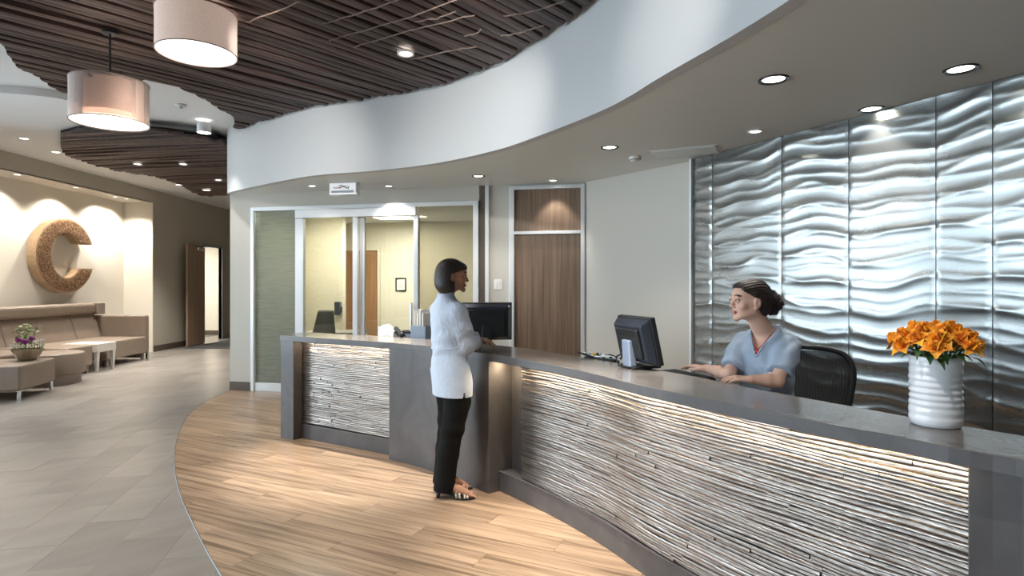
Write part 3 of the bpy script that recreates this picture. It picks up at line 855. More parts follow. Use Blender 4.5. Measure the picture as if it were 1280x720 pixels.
MB().lathe([(0.001, 0), (0.06, 0), (0.062, -0.02), (0.045, -0.045), (0.001, -0.048)], n=24, cap=False).build('housing', M_ltrim, sd, smooth=True)
MB().lathe([(0.046, -0.028), (0.058, -0.03), (0.058, -0.034), (0.046, -0.036)], n=24, cap=False).build('sensor_slot', M_mat, sd)
p = at(856, 190, zs)
va = empty('ceiling_vent', p, rz=R(-25), label='flat ceiling vent on the soffit next to the relief wall', cat='vent')
mb = MB(); mb.box(-0.32, 0.32, -0.2, -0.17, -0.004, 0); mb.box(-0.32, 0.32, 0.17, 0.2, -0.004, 0); mb.box(-0.32, -0.29, -0.17, 0.17, -0.004, 0); mb.box(0.29, 0.32, -0.17, 0.17, -0.004, 0)
mb.build('frame', M_soffit, va)
slm = MB().box(-0.29, 0.29, -0.012, 0.012, -0.008, 0.0).mesh('louver', M_soffit)
for k in range(9):
    link('louver', slm, va, (0, -0.145 + k * 0.036, 0))

# pendants
def pendant(px, py, dia, h, label, y, inner=False):
    z = CAM_Z + (HOR - py) / F_PX * y
    loc = Vector(((px - 640) / F_PX * y, y, z))
    o = empty('pendant_lamp', loc, label=label, cat='pendant lamp')
    r = dia / 2
    if inner:
        sh = glass('sheer_outer_shade', (0.90, 0.80, 0.75), haze=(0.80, 0.66, 0.60), haze_f=0.22, rough=0.6)
        MB().lathe([(r, 0), (r, h), (r - 0.004, h), (r - 0.004, 0), (r, 0)], n=64, cap=False).build('outer_shade', sh, o, smooth=True, sharp=True)
        MB().lathe([(r * 0.78, 0.07), (r * 0.78, h - 0.005), (r * 0.765, h - 0.005), (r * 0.765, 0.07), (r * 0.78, 0.07)], n=64, cap=False).build('inner_shade', M_shade2, o, smooth=True, sharp=True)
    else:
        MB().lathe([(r, 0), (r, h), (r - 0.005, h), (r - 0.005, 0), (r, 0)], n=64, cap=False).build('shade', M_shade, o, smooth=True, sharp=True)
    for zz in (0.0, h):
        MB().tube([((r + 0.001) * math.cos(a), (r + 0.001) * math.sin(a), zz) for a in np.linspace(0, 2 * PI, 64, endpoint=False)], 0.004, 6, closed=True).build('rim_trim', mat('taupe_rim_trim', (0.25, 0.2, 0.18), 0.6), o)
    MB().lathe([(0.001, 0.006), (r - 0.006, 0.006), (r - 0.006, 0.014), (0.001, 0.014)], n=48, cap=False).build('diffuser', M_diff, o)
    MB().tube([(0, 0, h - 0.03), (0, 0, Z_CLOUD - z + 0.02)], 0.008, 8).build('rod', M_black, o)
    rr = r - 0.008; mb = MB(); mb.box(-rr, rr, -0.012, 0.012, h - 0.03, h - 0.015); mb.box(-0.012, 0.012, -rr, rr, h - 0.03, h - 0.015)
    mb.build('spider', M_black, o)
    MB().lathe([(0.001, 0), (0.06, 0), (0.06, 0.025), (0.001, 0.025)], c=(0, 0, Z_CLOUD - z - 0.03), n=20, cap=False).build('ceiling_canopy', M_black, o)
    if inner:
        box('bracket', M_btrim, -0.07, 0.12, -0.05, 0.05, h + 0.035, h + 0.075, o, 0.006)
    l = bpy.data.lights.new('lamp_bulb', 'POINT'); l.energy = 3; l.color = (1, 0.85, 0.7); l.shadow_soft_size = 0.08
    lo = bpy.data.objects.new('lamp_bulb', l); lo.parent = o; lo.location = (0, 0, h * 0.55); COL.objects.link(lo)
    area_light('lamp_down_light', (0, 0, -0.005), (0, 0, 0), dia * 0.7, dia * 0.7, 16, (1, 0.92, 0.82), o)
pendant(246, 67.5, 0.55, 0.30, 'large drum pendant lamp with blush fabric shade, nearer the top edge', 4.42)
pendant(137.5, 154, 0.55, 0.33, 'drum pendant lamp with double sheer shade, hanging lower on the left', 4.8, True)

# boxed sign over the glass doors
sgn = empty('boxed_sign', (0, 0, 0), label='pale boxed sign above the glass doors with black ribbon mark', cat='sign')
x0, x1 = bs(414, -0.55), bs(448, -0.55)
SQ = -0.50
mb = rear(); mb.box(x0, x1, -0.60, -0.50, 2.615, 2.768)
mb.build('case', M_alu, sgn, 0.006)
mw = x1 - x0
rear().box(x0 + 0.012, x1 - 0.012, -0.604, -0.6, 2.628, 2.758).build('face', mat('sign_face', (0.92, 0.93, 0.95), 0.35, emit=(0.95, 0.97, 1.0), emit_s=0.25), sgn)
rear().box(x0 + 0.03, x1 - 0.035, -0.606, -0.604, 2.635, 2.668).build('grey_band', mat('sign_grey', (0.50, 0.53, 0.60), 0.5), sgn)
def sg(u, v): return (x0 + mw * u, -0.606, 2.615 + 0.153 * v)
ink = mat('sign_black_ink', (0.02, 0.02, 0.03), 0.5)
mb = rear(); mb.tube([sg(0.38, 0.68), sg(0.43, 0.76), sg(0.50, 0.70), sg(0.58, 0.60), sg(0.66, 0.52), sg(0.70, 0.50), sg(0.73, 0.60), sg(0.72, 0.66)], 0.0055, 6)
mb.tube([sg(0.41, 0.53), sg(0.47, 0.60), sg(0.55, 0.70), sg(0.63, 0.72), sg(0.72, 0.64)], 0.003, 6); mb.tube([sg(0.38, 0.60), sg(0.41, 0.53), sg(0.44, 0.58)], 0.005, 6)
mb.build('ribbon_mark', ink, sgn)
mb = rear()
for k in range(5):
    mb.box(x0 + mw * (0.16 + 0.047 * k), x0 + mw * (0.19 + 0.047 * k), -0.6062, -0.604, 2.615 + 0.153 * 0.5, 2.615 + 0.153 * 0.64)
mb.build('pink_lettering', mat('sign_pink_ink', (0.80, 0.50, 0.55), 0.5), sgn)
#PART2
# ------------------------------------------------------------ reception counter
ft_px = [(350, 419), (420, 423.8), (487, 428.2), (542, 433.2), (600, 441), (642, 447.5), (690, 456), (735, 465.3), (780, 476.5), (830, 487.8), (880, 498.5), (958, 514), (1057, 533.5), (1122, 545.5), (1188, 559), (1280, 575)]
FT = Path(catmull([at(x, y, 1.0).to_2d() for x, y in ft_px] + [Vector((1.66, 1.35)), Vector((1.83, 1.05))], 6))
bk_px = [(380, 415), (500, 421.5), (605, 430), (656, 435.5), (725, 446), (780, 455), (835, 464.5), (880, 472.8), (949, 487), (998, 496), (1057, 507), (1136, 521), (1227, 536), (1280, 545)]
BK = Path(catmull([at(x, y, 1.0).to_2d() for x, y in bk_px] + [Vector((2.02, 1.45)), Vector((2.2, 1.2))], 6))
rc = empty('reception_counter', (0, 0, 0), label='long curved reception counter of dark grey stone and rippled metal strips', cat='counter')
top = [FT.at(s) for s in np.linspace(0, FT.L, 90)] + [BK.at(s) for s in np.linspace(BK.L, 0, 90)]
MB().prism(top, 0.952, 1.0).build('countertop', M_top, rc, 0.003)
# outer edge band of the top in darker stone
ed = MB()
ed.prism([FT.off(s, -0.002) for s in np.linspace(0.002, FT.L, 120)] + [FT.off(s, 0.008) for s in np.linspace(FT.L, 0.002, 120)], 0.95, 0.9985)
ed.build('countertop_edge', M_stone, rc)
IN = 0.085
sA = FT.near(at(366, 420.1, 1.0).to_2d()); sB = FT.near(at(486.5, 428.2, 1.0).to_2d())
sC = FT.near((-0.15, 4.25)); sD = FT.near((-0.015, 4.05)); sE = FT.near(at(1201, 561, 1.0).to_2d())
def seg(name, s0, s1, d0, d1, z0, z1, m, bevel=0.004, parent=rc):
    return MB().prism(FT.pts(s0, s1, d0) + FT.pts(s0, s1, d1)[::-1], z0, z1).build(name, m, parent, bevel)
seg('end_leg', 0.004, sA, 0.004, 0.38, 0, 0.951, M_stone)
seg('solid_front', sB, sC, 0.004, 0.30, 0, 0.951, M_stone)
seg('end_pier', sE, FT.L - 0.01, IN - 0.01, 0.34, 0, 0.951, M_stone)
seg('plinth', sA, sB, IN + 0.012, 0.30, 0, 0.142, M_stone)
seg('plinth', sC + 0.003, sE, IN + 0.012, 0.30, 0, 0.142, M_stone)
seg('plinth_trim', sC + 0.003, sE, IN + 0.004, IN + 0.03, 0.142, 0.148, M_stone, 0)
seg('core', sA, sB, IN + 0.03, 0.30, 0.15, 0.95, M_seam, 0)
seg('core', sD, sE, IN + 0.03, 0.30, 0.15, 0.95, M_seam, 0)
seg('core', sC, sD, 0.22, 0.30, 0.0, 0.95, M_stone, 0)
def strip_rows(s0, s1, name, pmin, pmax, single):
    big = MB(); z = 0.152; n = 0
    while z < 0.945:
        h = rnd.uniform(0.011, 0.019)
        s = s0
        while s < s1 - 0.01:
            ln = min(rnd.uniform(pmin, pmax), s1 - s)
            if s1 - s - ln < 0.12: ln = s1 - s
            d = IN + 0.022 - rnd.uniform(0.0, 0.007)
            k = max(3, int(ln / 0.09) + 1)
            ph = rnd.uniform(0, 6.28); tw = rnd.uniform(-0.003, 0.003)
            vv, ff = [], []
            for i in range(k):
                t = i / (k - 1); ss = s + 0.0007 + (ln - 0.0014) * t
                w = 0.0028 * math.sin(5.5 * ss + z * 31) + 0.0014 * math.sin(17 * ss + ph)
                dd = d + 0.0035 * math.sin(8 * ss + ph) + tw * t
                zt = min(z + h - 0.0006 + w, 0.949)
                for q, zz in ((IN + 0.032, z + w), (dd + 0.0022, z + 0.0002 + w), (dd, z + h * 0.35 + w), (dd + 0.0006, z + h * 0.7 + w), (dd + 0.0028, zt), (IN + 0.032, zt)):
                    p = FT.off(ss, q); vv.append((p.x, p.y, min(zz, 0.949)))
            for i in range(k - 1):
                for j in range(6):
                    ff.append((i * 6 + j, i * 6 + (j + 1) % 6, i * 6 + 6 + (j + 1) % 6, i * 6 + 6 + j))
            ff += [tuple(range(5, -1, -1)), tuple((k - 1) * 6 + j for j in range(6))]
            if single:
                MB().add(vv, ff).build(name, M_strip, rc); n += 1
            else:
                big.add(vv, ff)
            s += ln
        z += h
    if not single:
        o = big.build(name, M_strip, rc); o['kind'] = 'stuff'
    return n
strip_rows(sA + 0.012, sB, 'strip', 0.15, 0.5, False)
strip_rows(sD, sE, 'strip', 0.5, 1.3, True)
# warm LED line under the top
def led(s0, s1, d, k=1.0):
    pts = FT.pts(s0, s1, d, 0.1)
    for a, b in zip(pts[::3], pts[3::3] + [pts[-1]]):
        if (b - a).length < 0.02: continue
        mid = (a + b) / 2; dd = b - a
        area_light('led_light', (mid.x, mid.y, 0.944), (0, 0, math.atan2(dd.y, dd.x)), dd.length, 0.012, 0.5 * k * dd.length / 0.3, (1, 0.78, 0.5), rc)
    seg('led_strip', s0, s1, d - 0.006, d + 0.006, 0.945, 0.9515, M_led, 0)
led(sD + 0.02, sE - 0.03, 0.045)
led(sC + 0.02, sD - 0.05, 0.09, 6.0)
led(sA + 0.03, sB - 0.02, 0.045)
# inner worktop, a little lower than the top
wt = MB().prism([BK.at(s) for s in np.linspace(0.05, BK.L * 0.93, 80)] + [BK.off(s, 0.23) for s in np.linspace(BK.L * 0.93, 0.05, 80)], 0.925, 0.953)
wt.build('inner_worktop', M_top, rc, 0.002)
for s in (0.2, BK.L * 0.3, BK.L * 0.9):
    p = BK.off(s, 0.2)
    MB().tube([(p.x, p.y, 0), (p.x, p.y, 0.926)], 0.025).build('worktop_leg', M_chrome, rc)
mb = MB(); mb.prism([FT.off(s, 0.301) for s in np.linspace(0.3, FT.L - 0.1, 60)] + [FT.off(s, 0.315) for s in np.linspace(FT.L - 0.1, 0.3, 60)], 0.0, 0.951)
mb.build('back_panel', M_stone, rc)
WTZ = 0.954

def wk(px, d):
    best = min(np.linspace(0.05, BK.L, 400), key=lambda s: abs(640 + F_PX * BK.off(s, d).x / BK.off(s, d).y - px))
    return BK.off(best, d)
# ------------------------------------------------------------ monitors, phone, small things on the worktop
def monitor(name, loc, rz, tilt, w, h, label, style, lift=0.03):
    o = empty(name, loc, rz, label, 'monitor')
    T = Matrix.Translation((0, 0, lift)) @ Matrix.Rotation(R(tilt), 4, 'X')
    def b(nm, m, x0, x1, y0, y1, z0, z1, bev=0.006):
        return MB().box(x0, x1, y0, y1, z0, z1, T).build(nm, m, o, bev)
    # local: screen looks to -Y, back to +Y
    b('bezel', M_black, -w / 2, w / 2, -0.012, 0.022, 0, h, 0.006)
    b('screen', M_screen, -w / 2 + 0.02, w / 2 - 0.02, -0.0135, -0.0115, 0.02, h - 0.02, 0)
    mb = MB(); mb.M = T
    x, z0, z1 = w / 2 - 0.006, 0.006, h - 0.006
    i = 0.028
    mb.add([(-x, 0.022, z0), (x, 0.022, z0), (x, 0.022, z1), (-x, 0.022, z1), (-x + i, 0.075, z0 + i), (x - i, 0.075, z0 + i), (x - i, 0.075, z1 - i), (-x + i, 0.075, z1 - i)],
           [(3, 2, 1, 0), (4, 5, 6, 7), (0, 1, 5, 4), (1, 2, 6, 5), (2, 3, 7, 6), (3, 0, 4, 7)])
    mb.build('back_shell', M_navy, o, 0.008)
    b('back_panel', M_black, -x + 0.055, x - 0.055, 0.073, 0.088, z0 + 0.045, z1 - 0.05, 0.012)
    MB().box(-0.085, 0.085, -0.06, 0.125 if style else 0.095, 0.0, 0.018).build('foot', M_black, o, 0.008)
    MB().box(-0.045, 0.045, 0.082 if style else 0.06, 0.128 if style else 0.095, 0.012, h * 0.62, Matrix.Rotation(R(tilt * 0.3), 4, 'X')).build('stand', M_silverpl if style else M_black, o, 0.01)
    for k in range(6):
        zz = z1 - 0.055 - k * 0.007
        b('vent_slot', M_screen, -0.09, 0.09, 0.0865, 0.0885, zz - 0.002, zz, 0)
    if style: MB().tube([(0.02, 0.11, 0.10), (0.07, 0.16, 0.06), (0.05, 0.15, 0.01), (-0.04, 0.13, 0.006)], 0.006, 6).build('cable', M_black, o)
    return o
m1 = (608 - 640) / F_PX * 5.16
monitor('computer_monitor', (m1, 5.16, WTZ), R(184), -4, 0.44, 0.325, 'dark computer monitor seen from behind, beside the standing visitor', 0, 0.062)
m2 = (801 - 640) / F_PX * 3.62
monitor('computer_monitor', (0.80, 3.56, 1.001), R(110), -13, 0.37, 0.285, 'tilted dark computer monitor with silver stand, facing the seated receptionist', 1)
kb = empty('keyboard', (1.02, 3.47, WTZ), R(113), 'black keyboard under the hand of the seated receptionist', 'keyboard')
box('keyboard_base', M_black, -0.18, 0.18, -0.065, 0.065, 0, 0.016, kb, 0.005)
km = MB().box(-0.009, 0.009, -0.008, 0.008, 0.016, 0.022).mesh('key', mat('charcoal_keys', (0.05, 0.05, 0.055), 0.5))
for r_ in range(5):
    for c_ in range(16):
        link('key', km, kb, (-0.165 + c_ * 0.022, -0.048 + r_ * 0.024, 0))
# cables and connectors left of the tilted monitor
cl = empty('cable_bundle', (*wk(750, 0.06), WTZ), R(-50), 'tangle of black and white cables behind the tilted monitor', 'cable')
cr = random.Random(3)
for k in range(6):
    pts = [(0.12 * math.sin(k + i * 0.9) * (1 - i * 0.1) - 0.06 + i * 0.035, 0.03 * math.cos(2 * k + i), 0.052 + 0.022 * math.sin(1.3 * i + k) ** 2) for i in range(6)]
    MB().tube(catmull([Vector(p) for p in pts], 4), 0.006, 6).build('cable', M_black if k % 3 else M_paper, cl)
for k, (x, c) in enumerate(((-0.15, M_paper), (-0.10, M_silverpl), (-0.075, M_stamen), (0.02, M_paper))):
    MB().box(x, x + 0.03, -0.01 - 0.01 * (k % 2), 0.012, 0.048, 0.075).build('plug', c, cl, 0.004)
box('cable_tray', M_black, -0.12, 0.14, -0.03, 0.04, 0.0, 0.05, cl, 0.006)
# desk phone and letter tray
ph = empty('desk_phone', (*wk(505, 0.12), WTZ), R(30), 'black desk phone on the counter left of the standing visitor', 'phone')
mb = MB(); mb.add([(-0.08, -0.09, 0), (0.08, -0.09, 0), (0.08, 0.09, 0), (-0.08, 0.09, 0), (-0.08, -0.09, 0.03), (0.08, -0.09, 0.03), (0.08, 0.09, 0.09), (-0.08, 0.09, 0.09)], [(3, 2, 1, 0), (4, 5, 6, 7), (0, 1, 5, 4), (1, 2, 6, 5), (2, 3, 7, 6), (3, 0, 4, 7)])
mb.build('phone_body', M_black, ph, 0.006)
MB().tube([(-0.055, -0.10, 0.062), (-0.055, -0.07, 0.075), (-0.055, 0.05, 0.115), (-0.055, 0.085, 0.112)], [0.024, 0.016, 0.016, 0.024], 10).build('handset', M_black, ph, smooth=True)
MB().box(0.0, 0.065, 0.02, 0.07, 0.072, 0.09, Matrix.Rotation(R(18), 4, 'X') @ Matrix.Translation((0, 0, -0.008))).build('display', M_screen, ph)
km2 = MB().box(-0.007, 0.007, -0.006, 0.006, 0, 0.008).mesh('key', M_silverpl)
for r_ in range(4):
    for c_ in range(3):
        y = -0.07 + r_ * 0.022
        link('key', km2, ph, (0.015 + c_ * 0.021, y, 0.03 + (y + 0.09) * 0.333))
lt = empty('letter_tray', (*wk(530, 0.125), WTZ), R(-24), 'blue grey letter tray holding papers, behind the standing visitor', 'tray')
mb = MB(); mb.box(-0.08, 0.08, -0.1, -0.094, 0, 0.155); mb.box(-0.08, -0.074, -0.094, 0.1, 0, 0.155); mb.box(0.074, 0.08, -0.094, 0.1, 0, 0.155); mb.box(-0.074, 0.074, -0.094, 0.1, 0, 0.006); mb.box(-0.074, 0.074, 0.094, 0.1, 0.006, 0.155)
mb.build('tray_body', mat('blue_grey_tray', (0.15, 0.20, 0.27), 0.45), lt)
fo = empty('paper_folders', (*wk(530, 0.125), WTZ + 0.007), R(-24), 'white paper folders standing in the blue grey tray', 'folder')
for k in range(4):
    box('folder', M_paper, -0.05 + k * 0.03, -0.044 + k * 0.03, -0.085, 0.085, 0, 0.30 - 0.03 * (k % 2), fo)
pr = empty('card_terminal', (*wk(488, 0.15), WTZ), R(-8), 'white slanted desktop machine on the counter seen before the glass', 'office machine')
mb = MB(); mb.add([(-0.1, -0.08, 0), (0.1, -0.08, 0), (0.1, 0.08, 0), (-0.1, 0.08, 0), (-0.04, -0.07, 0.15), (0.07, -0.08, 0.08), (0.07, 0.07, 0.08), (-0.04, 0.07, 0.15), (-0.1, -0.07, 0.12), (-0.1, 0.07, 0.12)],
       [(3, 2, 1, 0), (0, 1, 5, 4, 8), (2, 3, 9, 7, 6), (1, 2, 6, 5), (4, 5, 6, 7), (8, 4, 7, 9), (3, 0, 8, 9)])
mb.build('machine_body', M_paper, pr, 0.008)
MB().add([(-0.104, -0.06, 0.02), (-0.104, 0.06, 0.02), (-0.104, 0.06, 0.11), (-0.104, -0.06, 0.11)], [(0, 1, 2, 3)]).box(-0.106, -0.1, -0.06, 0.06, 0.02, 0.11).build('dark_panel', M_screen, pr)
box('front_block', M_ltrim, -0.06, 0.02, -0.11, -0.083, 0, 0.06, pr, 0.005)

# ------------------------------------------------------------ vase and bouquet on the counter
VP = Vector((at(1169.5, 531, 1.0).x, at(1169.5, 531, 1.0).y, 1.0))
vs_ = empty('vase', VP, 0, 'white ribbed ceramic vase on the counter holding orange flowers', 'vase')
VR, VH = 0.081, 0.247
prof = [(0.001, 0.0), (VR * 0.86, 0.0), (VR * 0.96, 0.006), (VR * 1.0, 0.02)]
for i in range(1, 78):
    z = 0.02 + (VH - 0.03) * i / 78
    rib = 0.0014 * math.sin(z / VH * 2 * PI * 10.5) + 0.0008 * math.sin(z * 310 + 1)
    prof.append((VR * (1.0 - 0.02 * math.sin(z / VH * PI)) + rib, z))
prof += [(VR * 0.99, VH - 0.006), (VR * 0.975, VH), (VR * 0.94, VH - 0.002), (VR * 0.93, VH - 0.02), (VR * 0.92, 0.02), (0.001, 0.012)]
mb = MB(); mb.lathe(prof, n=64, cap=False)
mb.v = [(x + 0.0012 * math.sin(3 * math.atan2(y, x) + z * 60), y, z) for x, y, z in mb.v]
mb.build('vase_body', M_porc, vs_, smooth=True)
def petal_mesh(name, L, Wd, curl, cup, m, nu=7, nv=5, frill=0.0):
    vs, fs = [], []
    for i in range(nu):
        t = i / (nu - 1)
        w = Wd * (math.sin(PI * (0.12 + 0.83 * t)) ** 0.8) * (0.55 + 0.45 * math.sin(PI * min(1, t * 1.2)))
        ang = cup + curl * t
        y = L * (t * math.cos(ang * 0.5)); z = L * t * math.sin(ang * 0.5) if True else 0
        for j in range(nv):
            u = (j / (nv - 1) - 0.5) * 2
            vs.append((u * w, y - abs(u) * 0.1 * w, z + 0.30 * w * u * u + frill * math.sin(5 * u + 6 * t) * t))
    for i in range(nu - 1):
        for j in range(nv - 1):
            fs.append((i * nv + j, i * nv + j + 1, (i + 1) * nv + j + 1, (i + 1) * nv + j))
    me = bpy.data.meshes.new(name); me.from_pydata(vs, [], fs)
    me.polygons.foreach_set('use_smooth', [True] * len(fs)); me.materials.append(m)
    return me
PET = [petal_mesh('petal', 0.044, 0.022, c, k, M_orange, frill=0.0025) for c, k in ((0.9, 1.5), (-0.4, 1.9), (-1.5, 1.6))]
LEAFM = petal_mesh('leaf', 0.06, 0.011, -1.2, 0.9, M_leaf, 8, 3)
stam = MB()
for k in range(6):
    a = k * PI / 3
    stam.tube([(0, 0, 0.006), (0.006 * math.cos(a), 0.006 * math.sin(a), 0.024)], 0.0012, 4); stam.ball((0.007 * math.cos(a), 0.007 * math.sin(a), 0.026), 0.0028, 6, 4)
STAM = stam.mesh('stamen', M_stamen, True)
fr = random.Random(11)
flowers = [(0, 0, 0.045)]
for k in range(6): a = k * PI / 3 + 0.3; flowers.append((0.052 * math.cos(a), 0.052 * math.sin(a), 0.040))
for k in range(9): a = k * 2 * PI / 9; flowers.append((0.088 * math.cos(a), 0.088 * math.sin(a), 0.022))
for k in range(7): a = k * 2 * PI / 7 + 0.5; flowers.append((0.108 * math.cos(a), 0.108 * math.sin(a), -0.008 + 0.004 * (k % 3)))
def flower(p, tip, nm='orange_flower'):
    zt = VH + 0.035 + p[2]
    o = empty(nm, VP + Vector((p[0], p[1], zt)), 0, 'orange bloom packed into the white ribbed vase', 'flower', 'orange blooms in the white vase')
    lean = Vector((p[0], p[1], 0.10 - abs(p[0] + 0) * 0 )).normalized() if (p[0] or p[1]) else Vector((0, 0, 1))
    q = lean.to_track_quat('Z', 'Y')
    sc = fr.uniform(0.95, 1.2)
    spin = fr.uniform(0, 6)
    for ring, (npet, pm, scl) in enumerate(((6, PET[1], 0.8), (6, PET[0], 1.0), (5, PET[2], 1.05))):
        for k in range(npet):
            a = spin + 2 * PI * k / npet + ring * 0.5 + fr.uniform(-0.15, 0.15)
            c = link('petal', pm, o)
            tilt = (1.0, 0.55, 0.1)[ring] + fr.uniform(-0.15, 0.15)
            c.rotation_mode = 'QUATERNION'
            c.rotation_quaternion = q @ Matrix.Rotation(a, 3, 'Z').to_quaternion() @ Matrix.Rotation(tilt, 3, 'X').to_quaternion()
            c.scale = (sc * scl,) * 3
    s = link('stamen', STAM, o); s.rotation_mode = 'QUATERNION'; s.rotation_quaternion = q
    b = Vector((p[0] * 0.35, p[1] * 0.35, 0.03)) - Vector((p[0], p[1], zt))
    rim = Vector((p[0] * 0.55, p[1] * 0.55, VH - 0.005)) - Vector((p[0], p[1], zt))
    MB().tube(catmull([b, rim, Vector((0, 0, 0))], 3), 0.003, 5).build('stem', M_leaf, o)
    if fr.random() < 0.6:
        l = link('leaf', LEAFM, o); l.location = (-lean.x * 0.01, -lean.y * 0.01, -0.03); l.rotation_euler = (-0.5, 0, math.atan2(lean.y, lean.x) - PI / 2 + fr.uniform(-0.6, 0.6))
    return o
for p in flowers: flower(p, None)
for k, (a, L) in enumerate(((PI * 0.98, 1.0), (PI * 1.25, 0.9), (PI * 1.55, 1.0), (PI * 1.85, 0.9), (0.15, 1.0), (PI * 1.4, 0.8), (PI * 1.7, 0.8), (PI * 0.5, 0.9))):
    o = link('vase_leaf', LEAFM, None, VP + Vector((0.062 * math.cos(a), 0.062 * math.sin(a), VH + 0.006)))
    o.rotation_euler = (-0.15 - 0.25 * (k % 2), 0.1, a - PI / 2); o.scale = (1.3, L, 1)
    tag(o, 'dark green leaf under the orange blooms at the vase rim', 'leaf', 'green leaves at the rim of the white vase')

# ------------------------------------------------------------ lobby seating
FX = -7.30                         # seat front line
def seat(name, x0, x1, y0, y1, z0, z1, parent, m=M_vinyl, bev=0.035):
    return MB().box(x0, x1, y0, y1, z0, z1).build(name, m, parent, bev, seg=3)
bn = empty('banquette_sofa', (-7.9, 10.2, 0), 0, 'long taupe upholstered sofa built along the alcove wall', 'sofa')
def rel(o, p): o.location = Vector(o.location) - p.location; o.parent = p
def bpart(nm, x0, x1, y0, y1, z0, z1, m=M_vinyl, bev=0.03):
    l = bn.location
    return MB().box(x0 - l.x, x1 - l.x, y0 - l.y, y1 - l.y, z0 - l.z, z1 - l.z).build(nm, m, bn, bev, seg=3)
YE = 11.92
bpart('arm', -8.42, FX, YE - 0.14, YE, 0.13, 0.875)
bpart('seat', -8.25, FX + 0.03, 10.62, YE - 0.15, 0.13, 0.46)
bpart('seat', -8.25, -7.09, 9.42, 10.02, 0.13, 0.475)
bpart('seat', -8.25, -7.42, 7.6, 9.40, 0.13, 0.46)
bpart('seat', -8.25, -7.72, 10.03, 10.61, 0.13, 0.46)
l = bn.location
for (y0, y1) in ((7.6, 9.55), (9.56, 11.1), (11.11, YE - 0.15)):
    mb = MB(); mb.add([(-8.40, y0, 0.44), (-8.14, y0, 0.44), (-8.30, y0, 0.93), (-8.42, y0, 0.93), (-8.40, y1, 0.44), (-8.14, y1, 0.44), (-8.30, y1, 0.93), (-8.42, y1, 0.93)],
           [(0, 1, 2, 3), (7, 6, 5, 4), (0, 4, 5, 1), (1, 5, 6, 2), (2, 6, 7, 3), (3, 7, 4, 0)])
    mb.v = [(x - l.x, y - l.y, z) for x, y, z in mb.v]
    mb.build('backrest', M_vinyl, bn, 0.025, seg=3)
bpart('head_bolster', -8.44, -8.19, 7.6, YE - 0.25, 0.92, 1.13, bev=0.06)
bpart('bolster_end', -8.44, -8.17, YE - 0.24, YE - 0.02, 0.90, 1.13, M_vinyl_side, 0.02)
for y, fx in ((7.9, -7.45), (9.3, -7.45), (9.95, -7.12), (10.72, FX), (11.75, FX)):
    bpart('leg', fx - 0.06, fx - 0.015, y - 0.03, y + 0.03, 0, 0.14, M_vinyl_side, 0.004)
bpart('leg', FX - 0.05, FX - 0.005, YE - 0.05, YE - 0.005, 0, 0.14, M_chrome, 0.004)
bpart('base_rail', -8.2, FX - 0.12, YE - 0.12, YE - 0.02, 0.03, 0.14, M_laminate, 0.004)
# in-line side table
tb = empty('side_table', (-7.3, 10.32, 0), 0, 'small pale grey side table set into the taupe sofa', 'table')
box('tabletop', M_laminate, -0.38, 0.24, -0.24, 0.24, 0.33, 0.475, tb, 0.006)
for sx in (-0.34, 0.20):
    for sy in (-0.2, 0.2):
        mb = MB(); mb.add([(sx - 0.035, sy - 0.035, 0.33), (sx + 0.035, sy - 0.035, 0.33), (sx + 0.035, sy + 0.035, 0.33), (sx - 0.035, sy + 0.035, 0.33), (sx - 0.02, sy - 0.02, 0), (sx + 0.02, sy - 0.02, 0), (sx + 0.02, sy + 0.02, 0), (sx - 0.02, sy + 0.02, 0)],
               [(0, 1, 2, 3), (7, 6, 5, 4), (0, 4, 5, 1), (1, 5, 6, 2), (2, 6, 7, 3), (3, 7, 4, 0)])
        mb.build('leg', M_laminate, tb, 0.004)
# rounded ottoman and square bench
ro = empty('round_ottoman', (-6.95, 8.95, 0), 0, 'rounded taupe ottoman between the bench and the sofa', 'ottoman')
MB().lathe([(0.001, 0.15), (0.40, 0.15), (0.415, 0.165), (0.415, 0.43), (0.40, 0.455), (0.37, 0.465), (0.001, 0.47)], n=48, cap=False).build('cushion', M_vinyl, ro, smooth=True, sharp=True)
MB().lathe([(0.001, 0.0), (0.36, 0.0), (0.36, 0.15), (0.001, 0.15)], n=40, cap=False).build('plinth', M_vinyl_side, ro, smooth=True, sharp=True)
sq = empty('square_bench', (-6.667, 7.91, 0), R(13.7), 'square taupe bench with chrome legs carrying the flower bowl', 'bench')
box('cushion', M_vinyl, -0.56, 0.30, -0.44, 0.44, 0.13, 0.455, sq, 0.025)
box('end_panel', M_vinyl_side, -0.54, 0.28, -0.448, -0.438, 0.15, 0.44, sq, 0.004)
for sx in (-0.50, 0.26):
    for sy in (-0.39, 0.40):
        MB().tube([(sx, sy, 0), (sx, sy, 0.14)], 0.022, 12).build('leg', M_chrome, sq)
